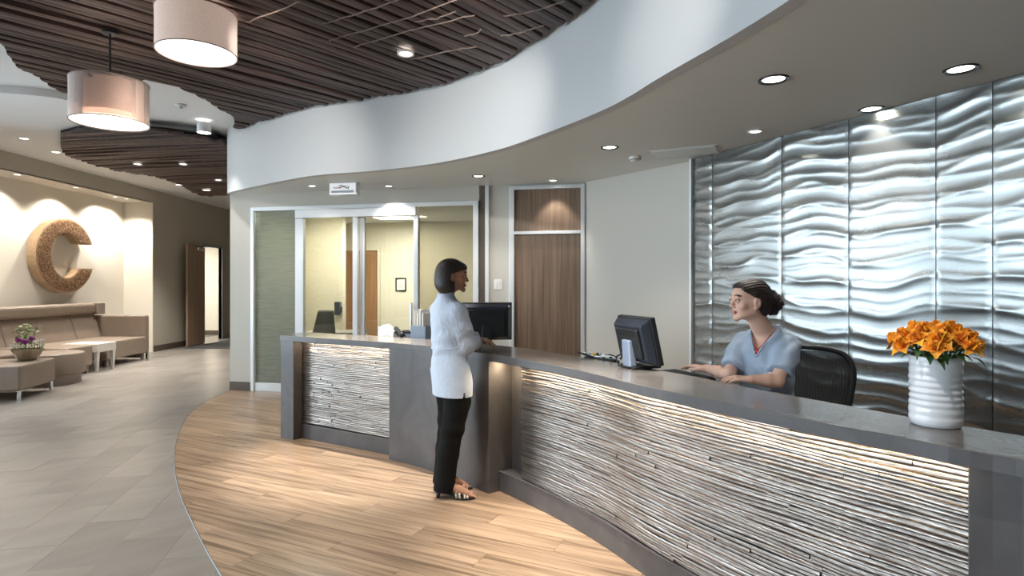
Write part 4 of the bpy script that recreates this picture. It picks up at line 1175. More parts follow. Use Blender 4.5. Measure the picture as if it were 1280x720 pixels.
# flower bowl
bp = Vector((-6.66, 8.14, 0.458))
bo = empty('flower_bowl', bp, 0, 'faceted bronze bowl on the square bench, planted with flowers', 'bowl')
MB().lathe([(0.001, 0), (0.10, 0), (0.115, 0.015), (0.185, 0.15), (0.175, 0.152), (0.105, 0.02), (0.001, 0.015)], n=10, cap=False).build('bowl_body', M_bronze, bo)
MB().lathe([(0.001, 0.135), (0.165, 0.13), (0.15, 0.10), (0.001, 0.10)], n=20, cap=False).build('soil', M_base, bo)
PPET = petal_mesh('petal', 0.06, 0.035, 0.8, 0.8, M_purple, 6, 5, 0.004)
WPET = petal_mesh('petal', 0.035, 0.018, 0.6, 0.8, M_whitepet, 5, 4, 0.002)
GLEAF = petal_mesh('leaf', 0.085, 0.022, -0.9, 0.9, M_leaf2, 7, 4)
pr_ = random.Random(5)
def bloom(nm, p, pet, npet, rings, label, cat, group, sc=1.0, stem_to=None):
    o = empty(nm, p, 0, label, cat, group)
    for r_ in range(rings):
        for k in range(npet):
            c = link('petal', pet, o); c.rotation_euler = (0.25 + 0.5 * r_, pr_.uniform(-0.2, 0.2), 2 * PI * k / npet + r_ * 0.4); c.scale = (sc * (1 - 0.2 * r_),) * 3
    MB().tube([(0, 0, 0.005), (0, 0, (bp.z + 0.12) - p.z)], 0.004, 5).build('stem', M_leaf2, o)
    return o
for x, y in ((-0.06, -0.08), (0.05, -0.1), (-0.01, -0.03), (0.09, -0.04)):
    bloom('purple_flower', bp + Vector((x, y, 0.235 + pr_.uniform(-0.02, 0.03))), PPET, 6, 2, 'purple bloom in the bronze bowl on the bench', 'flower', 'purple blooms in the bronze bowl', 1.1)
for k in range(16):
    a = k * 2 * PI / 16
    bloom('white_flower', bp + Vector((0.165 * math.cos(a), 0.165 * math.sin(a), 0.175 + 0.05 * (math.cos(a) > 0.8) + pr_.uniform(-0.01, 0.015))), WPET, 5, 1, 'small white bloom along the rim of the bronze bowl', 'flower', 'white blooms round the bronze bowl', 1.2)
for k in range(5):
    o = empty('leafy_sprig', bp + Vector((-0.09 + 0.03 * (k % 3), 0.02 + 0.03 * (k // 2), 0.12)), 0, 'fresh green leafy sprig rising from the bronze bowl', 'plant', 'green sprigs in the bronze bowl')
    tip = Vector((-0.10 + 0.05 * k, 0.02, 0.36 - 0.03 * abs(k - 2)))
    MB().tube(catmull([Vector((0, 0, 0)), tip * 0.5 + Vector((0.01, 0, 0.02)), tip], 3), 0.004, 5).build('stem', M_leaf2, o)
    for j in range(9):
        c = link('leaf', GLEAF, o, tip * (0.3 + 0.085 * j)); c.rotation_euler = (pr_.uniform(-0.5, 0.4), pr_.uniform(-0.4, 0.4), j * 2.4 + k); c.scale = (pr_.uniform(0.8, 1.25),) * 3
tw = MB()
tw_o = empty('dry_twig', bp + Vector((0.06, 0.05, 0.12)), 0, 'thin bare twig curling above the bronze bowl', 'twig')
MB().tube(catmull([Vector((0, 0, 0)), Vector((-0.02, 0, 0.2)), Vector((0.02, 0, 0.33)), Vector((0.10, 0, 0.36)), Vector((0.12, 0, 0.28))], 5), 0.003, 5).build('stem', M_twig, tw_o)

# ------------------------------------------------------------ letter on the alcove wall
lc_ = empty('wall_letter', (-8.36, 11.12, 2.03), 0, 'large mosaic letter C mounted on the cream alcove wall', 'letter')
def c_ang(rz, t, inset=0.0):
    # both ends of the letter are cut level, so inner and outer curve start at their own angles
    a0, a1 = math.asin((0.245 + inset) / rz), 2 * PI - math.asin((0.225 + inset) / rz)
    return a0 + (a1 - a0) * t
def c_ring(r_out_y, r_out_z, r_in_y, r_in_z, x0, x1, a0, a1, n=60):
    vs, fs = [], []
    for i in range(n + 1):
        for (ry, rz) in ((r_out_y, r_out_z), (r_in_y, r_in_z)):
            a = c_ang(rz, i / n, a0)
            c, s = math.cos(a), math.sin(a)
            for x in (x0, x1):
                vs.append((x, ry * c, rz * s))
    for i in range(n):
        b = i * 4; d = b + 4
        fs += [(b, b + 1, d + 1, d), (b + 1, b + 3, d + 3, d + 1), (b + 3, b + 2, d + 2, d + 3), (b + 2, b, d, d + 2)]
    fs += [(0, 2, 3, 1), (n * 4, n * 4 + 1, n * 4 + 3, n * 4 + 2)]
    return MB().add(vs, fs)
A0 = A1 = 0.0
RO = (0.73, 0.70, 0.375, 0.41)
c_ring(*RO, -0.16, 0.0, A0, A1).build('letter_body', M_rim, lc_, 0.006)
c_ring(RO[0] - 0.035, RO[1] - 0.035, RO[2] + 0.03, RO[3] + 0.03, -0.002, 0.008, 0.02, 0).build('mosaic_face', M_cork, lc_)
# chips of the mosaic, real relief on the face
ch = MB()
lr_ = random.Random(2)
for k in range(1500):
    t = lr_.random(); tt = lr_.uniform(0.01, 0.99)
    ry = RO[2] + 0.04 + (RO[0] - RO[2] - 0.085) * t; rz = RO[3] + 0.04 + (RO[1] - RO[3] - 0.085) * t
    a = c_ang(rz, tt, 0.02)
    y, z = ry * math.cos(a), rz * math.sin(a)
    s = lr_.uniform(0.008, 0.017); h = lr_.uniform(0.010, 0.022)
    ch.add([(0.006, y - s, z), (0.006, y, z - s), (0.006, y + s, z), (0.006, y, z + s), (h, y, z)], [(0, 1, 4), (1, 2, 4), (2, 3, 4), (3, 0, 4)])
o = ch.build('mosaic_chips', M_cork, lc_); o['kind'] = 'stuff'
for (y, z) in ((-0.6, 0), (0, 0.56), (0, -0.56)):
    MB().tube([(-0.21, y, z), (-0.15, y, z)], 0.02).build('standoff', M_chrome, lc_)
#PART3
# ------------------------------------------------------------ people: bodies as smooth distance fields, meshed with surface nets
class Field:
    def __init__(self, lo, hi, h):
        self.lo = np.array(lo, float); self.h = h
        self.n = np.ceil((np.array(hi, float) - self.lo) / h).astype(int) + 1
        self.F = np.full(self.n, 0.06, np.float32)
    def _sub(self, lo, hi, pad):
        a = np.clip(np.floor((np.minimum(lo, hi) - pad - self.lo) / self.h).astype(int), 0, self.n)
        b = np.clip(np.ceil((np.maximum(lo, hi) + pad - self.lo) / self.h).astype(int) + 1, 0, self.n)
        if np.any(b <= a): return None
        sl = tuple(slice(i, j) for i, j in zip(a, b))
        ax = [self.lo[i] + self.h * np.arange(a[i], b[i]) for i in range(3)]
        return sl, np.meshgrid(*ax, indexing='ij')
    def _mix(self, sl, d, k, op):
        A = self.F[sl]
        d = d.astype(np.float32)
        if op == 'add':
            hh = np.maximum(k - np.abs(A - d), 0) / k if k > 0 else 0
            self.F[sl] = np.minimum(A, d) - (hh * hh * k * 0.25 if k > 0 else 0)
        elif op == 'sub':
            d = -d
            hh = np.maximum(k - np.abs(A - d), 0) / k if k > 0 else 0
            self.F[sl] = np.maximum(A, d) + (hh * hh * k * 0.25 if k > 0 else 0)
    def cone(self, a, b, r1, r2, k=0.01, op='add'):
        a = np.array(a, float); b = np.array(b, float); r = max(r1, r2)
        s = self._sub(np.minimum(a, b) - r, np.maximum(a, b) + r, 0.05)
        if s is None: return
        sl, (X, Y, Z) = s
        ba = b - a; L2 = float(ba @ ba) + 1e-12
        t = np.clip(((X - a[0]) * ba[0] + (Y - a[1]) * ba[1] + (Z - a[2]) * ba[2]) / L2, 0, 1)
        d = np.sqrt((X - a[0] - ba[0] * t) ** 2 + (Y - a[1] - ba[1] * t) ** 2 + (Z - a[2] - ba[2] * t) ** 2) - (r1 + (r2 - r1) * t)
        self._mix(sl, d, k, op)
    def chain(self, pts, rs, k=0.01):
        for i in range(len(pts) - 1): self.cone(pts[i], pts[i + 1], rs[i], rs[i + 1], k)
    def ell(self, c, r, M=None, k=0.01, op='add'):
        c = np.array(c, float); r = np.array(r, float); m = float(r.max())
        s = self._sub(c - m, c + m, 0.05)
        if s is None: return
        sl, (X, Y, Z) = s
        P = [X - c[0], Y - c[1], Z - c[2]]
        if M is not None:
            P = [M[i][0] * P[0] + M[i][1] * P[1] + M[i][2] * P[2] for i in range(3)]   # rows = local axes
        q = np.sqrt(sum((p / ri) ** 2 for p, ri in zip(P, r)))
        q2 = np.sqrt(sum((p / (ri * ri)) ** 2 for p, ri in zip(P, r))) + 1e-9
        self._mix(sl, q * (q - 1) / q2, k, op)
    def column(self, c, f, secs, k=0.01, op='add'):
        """elliptic stack: secs = (z, off_right, off_forward, rx, ry); f = forward in plan"""
        f = np.array([f[0], f[1]], float); f /= np.linalg.norm(f); r = np.array([f[1], -f[0]])
        S = np.array(secs, float); zs_ = S[:, 0]; m = S[:, 3:].max() + np.abs(S[:, 1:3]).max()
        s = self._sub(np.array([c[0] - m, c[1] - m, zs_.min()]), np.array([c[0] + m, c[1] + m, zs_.max()]), 0.04)
        if s is None: return
        sl, (X, Y, Z) = s
        z1 = Z[0, 0, :]
        col = [np.interp(z1, zs_, S[:, i]) for i in range(1, 5)]
        u = (X - c[0]) * r[0] + (Y - c[1]) * r[1] - col[0]; v = (X - c[0]) * f[0] + (Y - c[1]) * f[1] - col[1]
        q = np.sqrt((u / col[2]) ** 2 + (v / col[3]) ** 2)
        d = (q - 1) * np.minimum(col[2], col[3])
        d = np.maximum(d, np.maximum(zs_.min() - Z, Z - zs_.max()))
        self._mix(sl, d, k, op)
    def func(self, lo, hi, fn, k=0.005, op='sub'):
        s = self._sub(np.array(lo, float), np.array(hi, float), 0.0)
        if s is None: return
        sl, P = s
        self._mix(sl, fn(*P), k, op)
    def mesh(self, name, m, parent=None, smooth_it=1, paint=None, disp=None):
        F = self.F
        F[0], F[-1], F[:, 0], F[:, -1], F[:, :, 0], F[:, :, -1] = (0.05,) * 6
        S = F < 0
        cnt = np.zeros(np.array(F.shape) - 1, np.int8)
        offs = [(i, j, k) for i in (0, 1) for j in (0, 1) for k in (0, 1)]
        for i, j, k in offs:
            cnt += S[i:F.shape[0] - 1 + i, j:F.shape[1] - 1 + j, k:F.shape[2] - 1 + k]
        I, J, K = np.nonzero((cnt > 0) & (cnt < 8))
        idx = np.full(cnt.shape, -1, np.int64); idx[I, J, K] = np.arange(len(I))
        C = {o: F[I + o[0], J + o[1], K + o[2]] for o in offs}
        pos = np.zeros((len(I), 3)); num = np.zeros(len(I))
        for o in offs:
            for ax in range(3):
                if o[ax] == 0:
                    o2 = tuple(1 if q == ax else o[q] for q in range(3))
                    a, b = C[o], C[o2]; mk = (a < 0) != (b < 0)
                    t = np.where(mk, a / np.where(mk, a - b, 1), 0)
                    for q in range(3):
                        pos[:, q] += np.where(mk, o[q] + (t if q == ax else 0), 0)
                    num += mk
        pos = pos / num[:, None] + np.stack([I, J, K], -1)
        V = self.lo + self.h * pos
        quads = []
        for ax in range(3):
            a = [slice(1, -1)] * 3; b = [slice(1, -1)] * 3
            a[ax] = slice(0, -1); b[ax] = slice(1, None)
            d = S[tuple(a)].astype(np.int8) - S[tuple(b)].astype(np.int8)
            for sg_, flip in ((1, False), (-1, True)):
                P = np.stack(np.nonzero(d == sg_), -1)
                if not len(P): continue
                base = P + np.array([0 if q == ax else 1 for q in range(3)])
                u, v = [(1, 2), (2, 0), (0, 1)][ax]
                q4 = []
                for du, dv in ((-1, -1), (0, -1), (0, 0), (-1, 0)):
                    c = base.copy(); c[:, u] += du; c[:, v] += dv
                    q4.append(idx[c[:, 0], c[:, 1], c[:, 2]])
                q4 = np.stack(q4, -1)
                if flip: q4 = q4[:, ::-1]
                quads.append(q4)
        Qd = np.concatenate(quads)
        Qd = Qd[(Qd >= 0).all(1)]
        for _ in range(smooth_it):
            acc = np.zeros_like(V); n_ = np.zeros(len(V))
            for i in range(4):
                a, b = Qd[:, i], Qd[:, (i + 1) % 4]
                np.add.at(acc, a, V[b]); np.add.at(acc, b, V[a]); np.add.at(n_, a, 1); np.add.at(n_, b, 1)
            V = V * 0.5 + 0.5 * acc / np.maximum(n_, 1)[:, None]
        if disp is not None:
            e1 = V[Qd[:, 2]] - V[Qd[:, 0]]; e2 = V[Qd[:, 3]] - V[Qd[:, 1]]
            fn = np.cross(e1, e2); N = np.zeros_like(V)
            for i in range(4): np.add.at(N, Qd[:, i], fn)
            N /= np.linalg.norm(N, axis=1)[:, None] + 1e-12
            V = V + N * disp(V)[:, None]
        me = bpy.data.meshes.new(name)
        org = parent.location if parent is not None else Vector((0, 0, 0))
        o3 = np.array(org)
        me.from_pydata((V - o3).tolist(), [], Qd.tolist())
        me.polygons.foreach_set('use_smooth', [True] * len(me.polygons))
        if paint is not None:
            at_ = me.color_attributes.new('Col', 'FLOAT_COLOR', 'POINT')
            at_.data.foreach_set('color', np.concatenate([paint(V), np.ones((len(V), 1))], 1).astype(np.float32).ravel())
        me.materials.append(m)
        return link(name, me, parent)

def skin_mat(name, rough=0.5):
    m, nt, b = nodes(name)
    a = nt.nodes.new('ShaderNodeVertexColor'); a.layer_name = 'Col'
    nt.links.new(a.outputs['Color'], b.inputs['Base Color'])
    b.inputs['Roughness'].default_value = rough
    b.inputs['Subsurface Weight'].default_value = 0.12
    b.inputs['Subsurface Radius'].default_value = (0.01, 0.004, 0.002)
    return m
M_skin = skin_mat('skin')
M_hair = mat('dark_brown_hair', (0.036, 0.021, 0.016), 0.48, col2=(0.013, 0.0075, 0.0055), scale=(160, 160, 10), detail=3, bump=0.5, bump_scale=(220, 220, 14), bump_d=0.004)
M_tunic = mat('pale_blue_cotton', (0.60, 0.68, 0.81), 0.8, var=0.06, scale=(30, 30, 30), bump=0.45, bump_scale=(22, 22, 11), bump_d=0.02, distort=1.5)
M_trouser = mat('black_trouser_cloth', (0.006, 0.006, 0.006), 0.9, spec=0.2, bump=0.15, bump_scale=(30, 30, 8), bump_d=0.008)
M_scrub = mat('blue_grey_scrubs', (0.33, 0.41, 0.53), 0.8, var=0.06, scale=(30, 30, 30), bump=0.25, bump_scale=(30, 30, 16), bump_d=0.010)
M_eye = mat('eye_white', (0.75, 0.72, 0.70), 0.2)
M_iris = mat('dark_iris', (0.05, 0.03, 0.02), 0.15)
M_sandal = mat('snake_print_sandal', (0.72, 0.66, 0.55), 0.35, col2=(0.12, 0.10, 0.09), scale=(90, 90, 90), metal=0.3)
M_gold = mat('gold_earring', (0.85, 0.62, 0.28), 0.25, metal=1.0)

def frame(face, pitch=0.0):
    """rows: right, forward, up of a head that faces 'face' in plan"""
    f = Vector((face[0], face[1], 0)).normalized()
    r = Vector((f.y, -f.x, 0)); u = Vector((0, 0, 1))
    f2 = f * math.cos(pitch) + u * math.sin(pitch); u2 = r.cross(f2)
    return np.array([r, f2, u2])

class Head:
    def __init__(self, c, A, s=1.0):
        self.c = np.array(c, float); self.A = A; self.s = s
    def w(self, p): return self.c + (np.array(p, float) * self.s) @ self.A
    def loc(self, V): return ((V - self.c) @ self.A.T) / self.s
    def add(self, F):
        s, A, w = self.s, self.A, self.w
        E = lambda c, r, k=0.012, op='add': F.ell(w(c), np.array(r) * s, A, k * s, op)
        Cn = lambda a, b, r1, r2, k=0.01, op='add': F.cone(w(a), w(b), r1 * s, r2 * s, k * s, op)
        E((0, -0.014, 0.028), (0.073, 0.094, 0.086), 0.01)
        E((0, 0.028, -0.036), (0.056, 0.060, 0.060), 0.03)
        E((0, 0.050, 0.035), (0.056, 0.044, 0.05), 0.02)
        Cn((0.045, 0.002, -0.045), (0.017, 0.070, -0.084), 0.015, 0.012, 0.02); Cn((-0.045, 0.002, -0.045), (-0.017, 0.070, -0.084), 0.015, 0.012, 0.02)
        E((0, 0.079, -0.090), (0.016, 0.015, 0.014), 0.02)
        for x in (-1, 1):
            E((x * 0.042, 0.062, -0.022), (0.021, 0.020, 0.018), 0.02)
            E((x * 0.030, 0.088, 0.028), (0.024, 0.008, 0.007), 0.012)
            E((x * 0.031, 0.099, 0.006), (0.017, 0.013, 0.011), 0.012, 'sub')
            E((x * 0.031, 0.083, 0.005), (0.0135, 0.0125, 0.0125), 0.002)
            Cn((x * 0.018, 0.094, 0.0145), (x * 0.045, 0.085, 0.0125), 0.0024, 0.0022, 0.004)
            Cn((x * 0.019, 0.093, -0.0045), (x * 0.043, 0.086, -0.003), 0.0028, 0.0025, 0.004)
            E((x * 0.0115, 0.094, -0.028), (0.0070, 0.009, 0.0062), 0.006)
            E((x * 0.0070, 0.098, -0.0345), (0.0035, 0.004, 0.0025), 0.002, 'sub')
            E((x * 0.075, -0.006, -0.006), (0.009, 0.019, 0.031), 0.008)
            E((x * 0.085, -0.002, -0.004), (0.007, 0.011, 0.020), 0.004, 'sub')
            E((x * 0.073, 0.004, -0.033), (0.007, 0.008, 0.010), 0.006)
        Cn((0, 0.091, 0.014), (0, 0.104, -0.022), 0.0062, 0.0080, 0.010)
        E((0, 0.1065, -0.0245), (0.0082, 0.0078, 0.0072), 0.006)
        E((0, 0.0925, -0.0525), (0.020, 0.0075, 0.0045), 0.006)
        E((0, 0.0915, -0.0615), (0.017, 0.0075, 0.0050), 0.005)
        E((0, 0.1005, -0.0570), (0.022, 0.006, 0.0012), 0.003, 'sub')
    def paint(self, V, base, lips, brow=(0.05, 0.03, 0.02)):
        P = self.loc(V)
        col = np.tile(np.array(base), (len(V), 1))
        def blend(mask, c):
            col[:] = col * (1 - mask[:, None]) + np.array(c) * mask[:, None]
        x, y, z = P[:, 0], P[:, 1], P[:, 2]
        front = y > 0.06
        m = np.clip(1.4 - np.sqrt((x / 0.022) ** 2 + ((z + 0.0570) / 0.0085) ** 2), 0, 1) * (y > 0.080) * front
        blend(np.clip(m * 2, 0, 1), lips)
        for sgn in (-1, 1):
            xb = x * sgn
            zb = 0.030 + 0.006 * np.sin(np.clip((xb - 0.012) / 0.04, 0, 1) * PI)
            blend(np.clip(1.5 - np.abs(z - zb) / 0.0036, 0, 1) * ((xb > 0.012) & (xb < 0.050) & front), brow)
            blend(np.clip(1.5 - np.sqrt(((xb - 0.032) / 0.0145) ** 2 + ((z - 0.0115) / 0.0026) ** 2), 0, 1) * front, (0.03, 0.02, 0.018))
            blend(np.clip(1.3 - np.sqrt(((xb - 0.031) / 0.0115) ** 2 + ((z - 0.005) / 0.0050) ** 2), 0, 1) * front, (0.52, 0.48, 0.46))
            blend(0.35 * np.clip(1.2 - np.sqrt(((xb - 0.042) / 0.02) ** 2 + ((z + 0.022) / 0.018) ** 2), 0, 1) * front, (0.62, 0.22, 0.16))
        return col
    def eyes(self, parent):
        for x in (-1, 1):
            p = self.w((x * 0.031, 0.0935, 0.005)) - np.array(parent.location)
            f = self.A[1]
            q = Vector(f).to_track_quat('Z', 'Y')
            mb = MB(); mb.lathe([(0.001, 0.0024), (0.003, 0.0022), (0.0058, 0.0004), (0.0058, -0.001)], n=16, cap=False)
            mb.v = [tuple(Vector(p) + q @ (Vector(v) * self.s)) for v in mb.v]
            mb.build('iris', M_iris, parent, smooth=True)

def hand(F, wrist, d, back, thumb_side, curl=(0.3, 0.4, 0.3), s=1.0, spread=0.05, thumb_in=0.5):
    """d: towards the fingers, back: normal of the back of the hand, thumb_side: +1/-1 along back x d"""
    d = np.array(d, float); d /= np.linalg.norm(d)
    back = np.array(back, float); back -= d * (back @ d); back /= np.linalg.norm(back)
    sd = np.cross(back, d) * thumb_side            # towards the thumb
    W = np.array(wrist, float)
    kn = []
    L = 0.082 * s
    for i, u in enumerate((0.030, 0.010, -0.010, -0.028)):
        k_ = W + d * (L * (1.0, 1.04, 1.0, 0.92)[i]) + sd * u * s + back * (0.003, 0.005, 0.003, -0.001)[i] * s
        kn.append(k_)
        F.cone(W + sd * u * 0.6 * s + d * 0.005, k_, 0.0135 * s, 0.0105 * s, 0.012)
    lens = ((0.042, 0.025, 0.020), (0.046, 0.029, 0.021), (0.043, 0.027, 0.020), (0.033, 0.021, 0.018))
    for i in range(4):
        p = kn[i]; a = 0.0
        fan = (0.030, 0.010, -0.010, -0.028)[i] / 0.03 * spread
        for j in range(3):
            a += curl[j] * (1 + 0.08 * i)
            dirv = (d * math.cos(a) - back * math.sin(a)) + sd * fan
            q = p + dirv * lens[i][j] * s
            F.cone(p, q, (0.0088, 0.0080, 0.0074)[j] * s * (0.88 if i == 3 else 1), (0.0080, 0.0074, 0.0062)[j] * s * (0.88 if i == 3 else 1), 0.003)
            p = q
    t0 = W + d * 0.018 * s + sd * 0.020 * s - back * 0.006 * s
    t1 = t0 + (d * 0.75 + sd * 0.75 - back * 0.35 * thumb_in) * 0.036 * s
    t2 = t1 + (d * 0.95 + sd * (0.25 - 0.5 * thumb_in) - back * 0.4 * thumb_in) * 0.030 * s
    t3 = t2 + (d * 0.95 - sd * 0.35 * thumb_in - back * 0.4 * thumb_in) * 0.023 * s
    F.cone(t0, t1, 0.0155 * s, 0.0105 * s, 0.010); F.cone(t1, t2, 0.0098 * s, 0.0088 * s, 0.003); F.cone(t2, t3, 0.0088 * s, 0.0066 * s, 0.003)

# ---- standing visitor
vis = empty('person', (-0.45, 4.22, 0), 0, 'standing woman in pale blue tunic and black trousers at the counter', 'person')
VF = Vector((0.78, 0.62)).normalized(); VRt = Vector((VF.y, -VF.x))
VC = np.array([-0.452, 4.20])
vh = Head((-0.418, 4.19, 1.553), frame((0.985, 0.13), -0.06))
def vp(r_, f_, z): return np.array([VC[0] + VRt.x * r_ + VF.x * f_, VC[1] + VRt.y * r_ + VF.y * f_, z])
sho_r, elb_r, wri_r = vp(0.135, 0.0, 1.315), np.array([-0.322, 4.155, 1.075]), np.array([-0.262, 4.325, 1.075])
sho_l, elb_l, wri_l = vp(-0.135, 0.0, 1.315), np.array([-0.44, 4.47, 1.12]), np.array([-0.27, 4.52, 1.085])
hip_r, kne_r, ank_r = np.array([-0.375, 4.155, 0.86]), np.array([-0.415, 4.150, 0.50]), np.array([-0.478, 4.150, 0.115])
hip_l, kne_l, ank_l = np.array([-0.460, 4.275, 0.86]), np.array([-0.455, 4.30, 0.50]), np.array([-0.505, 4.305, 0.115])
F = Field((-0.80, 3.93, 0.0), (-0.12, 4.78, 1.70), 0.0036)
vh.add(F)
F.cone(vh.w((0, -0.022, -0.06)), vp(0, -0.02, 1.40), 0.050, 0.052, 0.03)
F.column(VC, VF, [(0.85, 0, 0, 0.14, 0.10), (1.05, 0, 0, 0.11, 0.08), (1.25, 0, 0, 0.13, 0.085), (1.36, 0, -0.01, 0.13, 0.07), (1.40, 0, -0.01, 0.07, 0.05)], 0.02)
for a, b, c in ((sho_r, elb_r, wri_r), (sho_l, elb_l, wri_l)):
    F.chain([a, b, c], [0.043, 0.036, 0.025], 0.02)
for a, b, c in ((hip_r, kne_r, ank_r), (hip_l, kne_l, ank_l)):
    F.chain([a * 0.6 + np.array([VC[0], VC[1], 0.86]) * 0.4, b, c], [0.055, 0.045, 0.034], 0.02)
for ank, toe in ((ank_r, np.array([-0.285, 4.128, 0.035])), (ank_l, np.array([-0.345, 4.325, 0.035]))):
    heel = ank + np.array([-0.030, 0, -0.04])
    F.cone(heel, ank, 0.028, 0.033, 0.02); F.chain([ank + np.array([0.02, 0, -0.025]), ank * 0.4 + toe * 0.6 + np.array([0, 0, -0.004]), toe], [0.032, 0.027, 0.020], 0.015)
    sdv = np.array([0, 1, 0])
    for i in range(5):
        F.cone(toe + sdv * (i - 2) * 0.012, toe + np.array([0.032 - 0.004 * abs(i - 1), 0, -0.010]) + sdv * (i - 2) * 0.012, 0.0085, 0.0065, 0.004)
hand(F, wri_r, (0.22, 0.93, -0.06), (0.62, -0.12, 0.75), -1, (0.75, 1.0, 0.7), 0.93, 0.02, 1.0)
hand(F, wri_l, (0.9, -0.35, -0.10), (0.1, 0.2, 0.97), 1, (0.25, 0.4, 0.3), 0.93, 0.06, 0.6)
V_SKIN = (0.46, 0.24, 0.155)
body = F.mesh('body', M_skin, vis, 1, paint=lambda V: vh.paint(V, V_SKIN, (0.33, 0.09, 0.07)))
vh.eyes(vis)
# hair: chin-length bob, tucked behind the ear
F = Field((-0.62, 4.02, 1.38), (-0.24, 4.36, 1.72), 0.003)
HE = lambda c, r, k=0.015, op='add', H=None: F.ell(vh.w(c), r, vh.A, k, op)
HE((0, -0.018, 0.030), (0.086, 0.108, 0.098))
HE((0, -0.040, -0.035), (0.095, 0.088, 0.100), 0.03)
HE((0.050, -0.030, -0.070), (0.045, 0.070, 0.060), 0.02); HE((-0.050, -0.030, -0.070), (0.045, 0.070, 0.060), 0.02)
HE((0, 0.060, 0.064), (0.066, 0.036, 0.032), 0.02)
lo, hi = np.array([-0.62, 4.02, 1.38]), np.array([-0.24, 4.36, 1.72])
def hl(fn):
    def g(X, Y, Z):
        P = ((np.stack([X, Y, Z], -1) - vh.c) @ vh.A.T)
        return fn(P[..., 0], P[..., 1], P[..., 2])
    return g
F.func(lo, hi, hl(lambda x, y, z: -(-0.118 + 0.25 * (y + 0.04) - z)), 0.008)         # bottom cut, shorter at the nape
F.func(lo, hi, hl(lambda x, y, z: np.maximum(-(y - 0.012 - 0.10 * np.clip(-z - 0.03, 0, 1)), z - (0.030 + 0.42 * np.clip(y - 0.02, 0, 0.06)))), 0.008)   # face opening
F.func(lo, hi, hl(lambda x, y, z: np.sqrt(((np.abs(x) - 0.085) / 0.035) ** 2 + ((y - 0.004) / 0.022) ** 2 + ((z + 0.008) / 0.032) ** 2) * 0.02 - 0.02), 0.004)  # ear tucked out
def strands(H, f1=75, amp=0.0009):
    def g(V):
        P = H.loc(V); a = np.arctan2(P[:, 0], P[:, 1] + 0.02)
        return amp * np.sin(f1 * a + 2 * np.sin(P[:, 2] * 40)) + 0.4 * amp * np.sin(131 * a + P[:, 2] * 60)
    return g
F.mesh('hair', M_hair, vis, 1, disp=strands(vh))
# tunic
F = Field((-0.84, 3.92, 0.66), (-0.12, 4.72, 1.50), 0.0045)
F.column(VC, VF, [(0.715, 0.022, 0.022, 0.172, 0.128), (0.80, 0.02, 0.02, 0.174, 0.132), (0.90, 0.012, 0.012, 0.168, 0.130), (1.00, 0.004, 0.004, 0.145, 0.112), (1.07, 0, 0.0, 0.136, 0.106), (1.16, 0, 0.006, 0.146, 0.116), (1.26, 0, 0.004, 0.158, 0.118), (1.32, 0, -0.006, 0.150, 0.100), (1.37, 0, -0.014, 0.112, 0.080), (1.405, 0, -0.018, 0.074, 0.064), (1.435, 0, -0.02, 0.058, 0.056)], 0.01)
for a, b, c in ((sho_r, elb_r, wri_r), (sho_l, elb_l, wri_l)):
    e = b + (c - b) * 0.90
    F.chain([a, a * 0.45 + b * 0.55, b, b * 0.4 + e * 0.6, e], [0.058, 0.060, 0.058, 0.052, 0.044], 0.045)
F.func((-0.7, 4.0, 0.70), (-0.2, 4.5, 0.76), lambda X, Y, Z: np.maximum(np.abs((X - VC[0]) * VF.x + (Y - VC[1]) * VF.y - 0.01) - 0.004 - 0.15 * np.clip(0.75 - Z, 0, 1), Z - 0.75), 0.006)  # side vents
wv = lambda V: 0.0030 * np.sin(34 * V[:, 2] + 16 * V[:, 0] + 5 * np.sin(13 * V[:, 1] + 9 * V[:, 2])) * np.clip(1.2 - np.abs(V[:, 2] - 1.06) / 0.22, 0.15, 1) + 0.003 * np.sin(40 * (V[:, 0] * VRt.x + V[:, 1] * VRt.y) + 6 * np.sin(8 * V[:, 2])) * np.clip(1.2 - np.abs(V[:, 2] - 1.0) / 0.2, 0.1, 1)
F.mesh('tunic', M_tunic, vis, 1, disp=wv)
# waist seam and collar band
def ring_pts(c, f, z, ox, of, rx, ry, n=48):
    f = Vector(f).normalized(); r = Vector((f.y, -f.x)); out = []
    for i in range(n):
        a = 2 * PI * i / n
        p = r * (ox + rx * math.cos(a)) + f * (of + ry * math.sin(a))
        out.append((c[0] + p.x, c[1] + p.y, z + 0.010 * math.sin(a)))
    return out
def person_tube(name, pts, r, m, parent, closed=False, n=8):
    l = parent.location
    MB().tube([Vector(p) - l for p in pts], r, n, closed).build(name, m, parent, smooth=True)
person_tube('waist_seam', ring_pts(VC, VF, 1.055, 0, 0, 0.138, 0.108), 0.005, M_tunic, vis, True)
person_tube('collar_band', ring_pts(VC, VF, 1.435, 0, -0.02, 0.056, 0.055), 0.006, M_tunic, vis, True)
for w_, e_ in ((wri_r, elb_r), (wri_l, elb_l)):
    c_ = e_ + (w_ - e_) * 0.97; dv = Vector(w_ - e_).normalized(); q = dv.to_track_quat('Z', 'Y')
    person_tube('cuff', [Vector(c_) + q @ Vector((0.043 * math.cos(a), 0.043 * math.sin(a), 0)) for a in np.linspace(0, 2 * PI, 28, endpoint=False)], 0.007, M_tunic, vis, True)
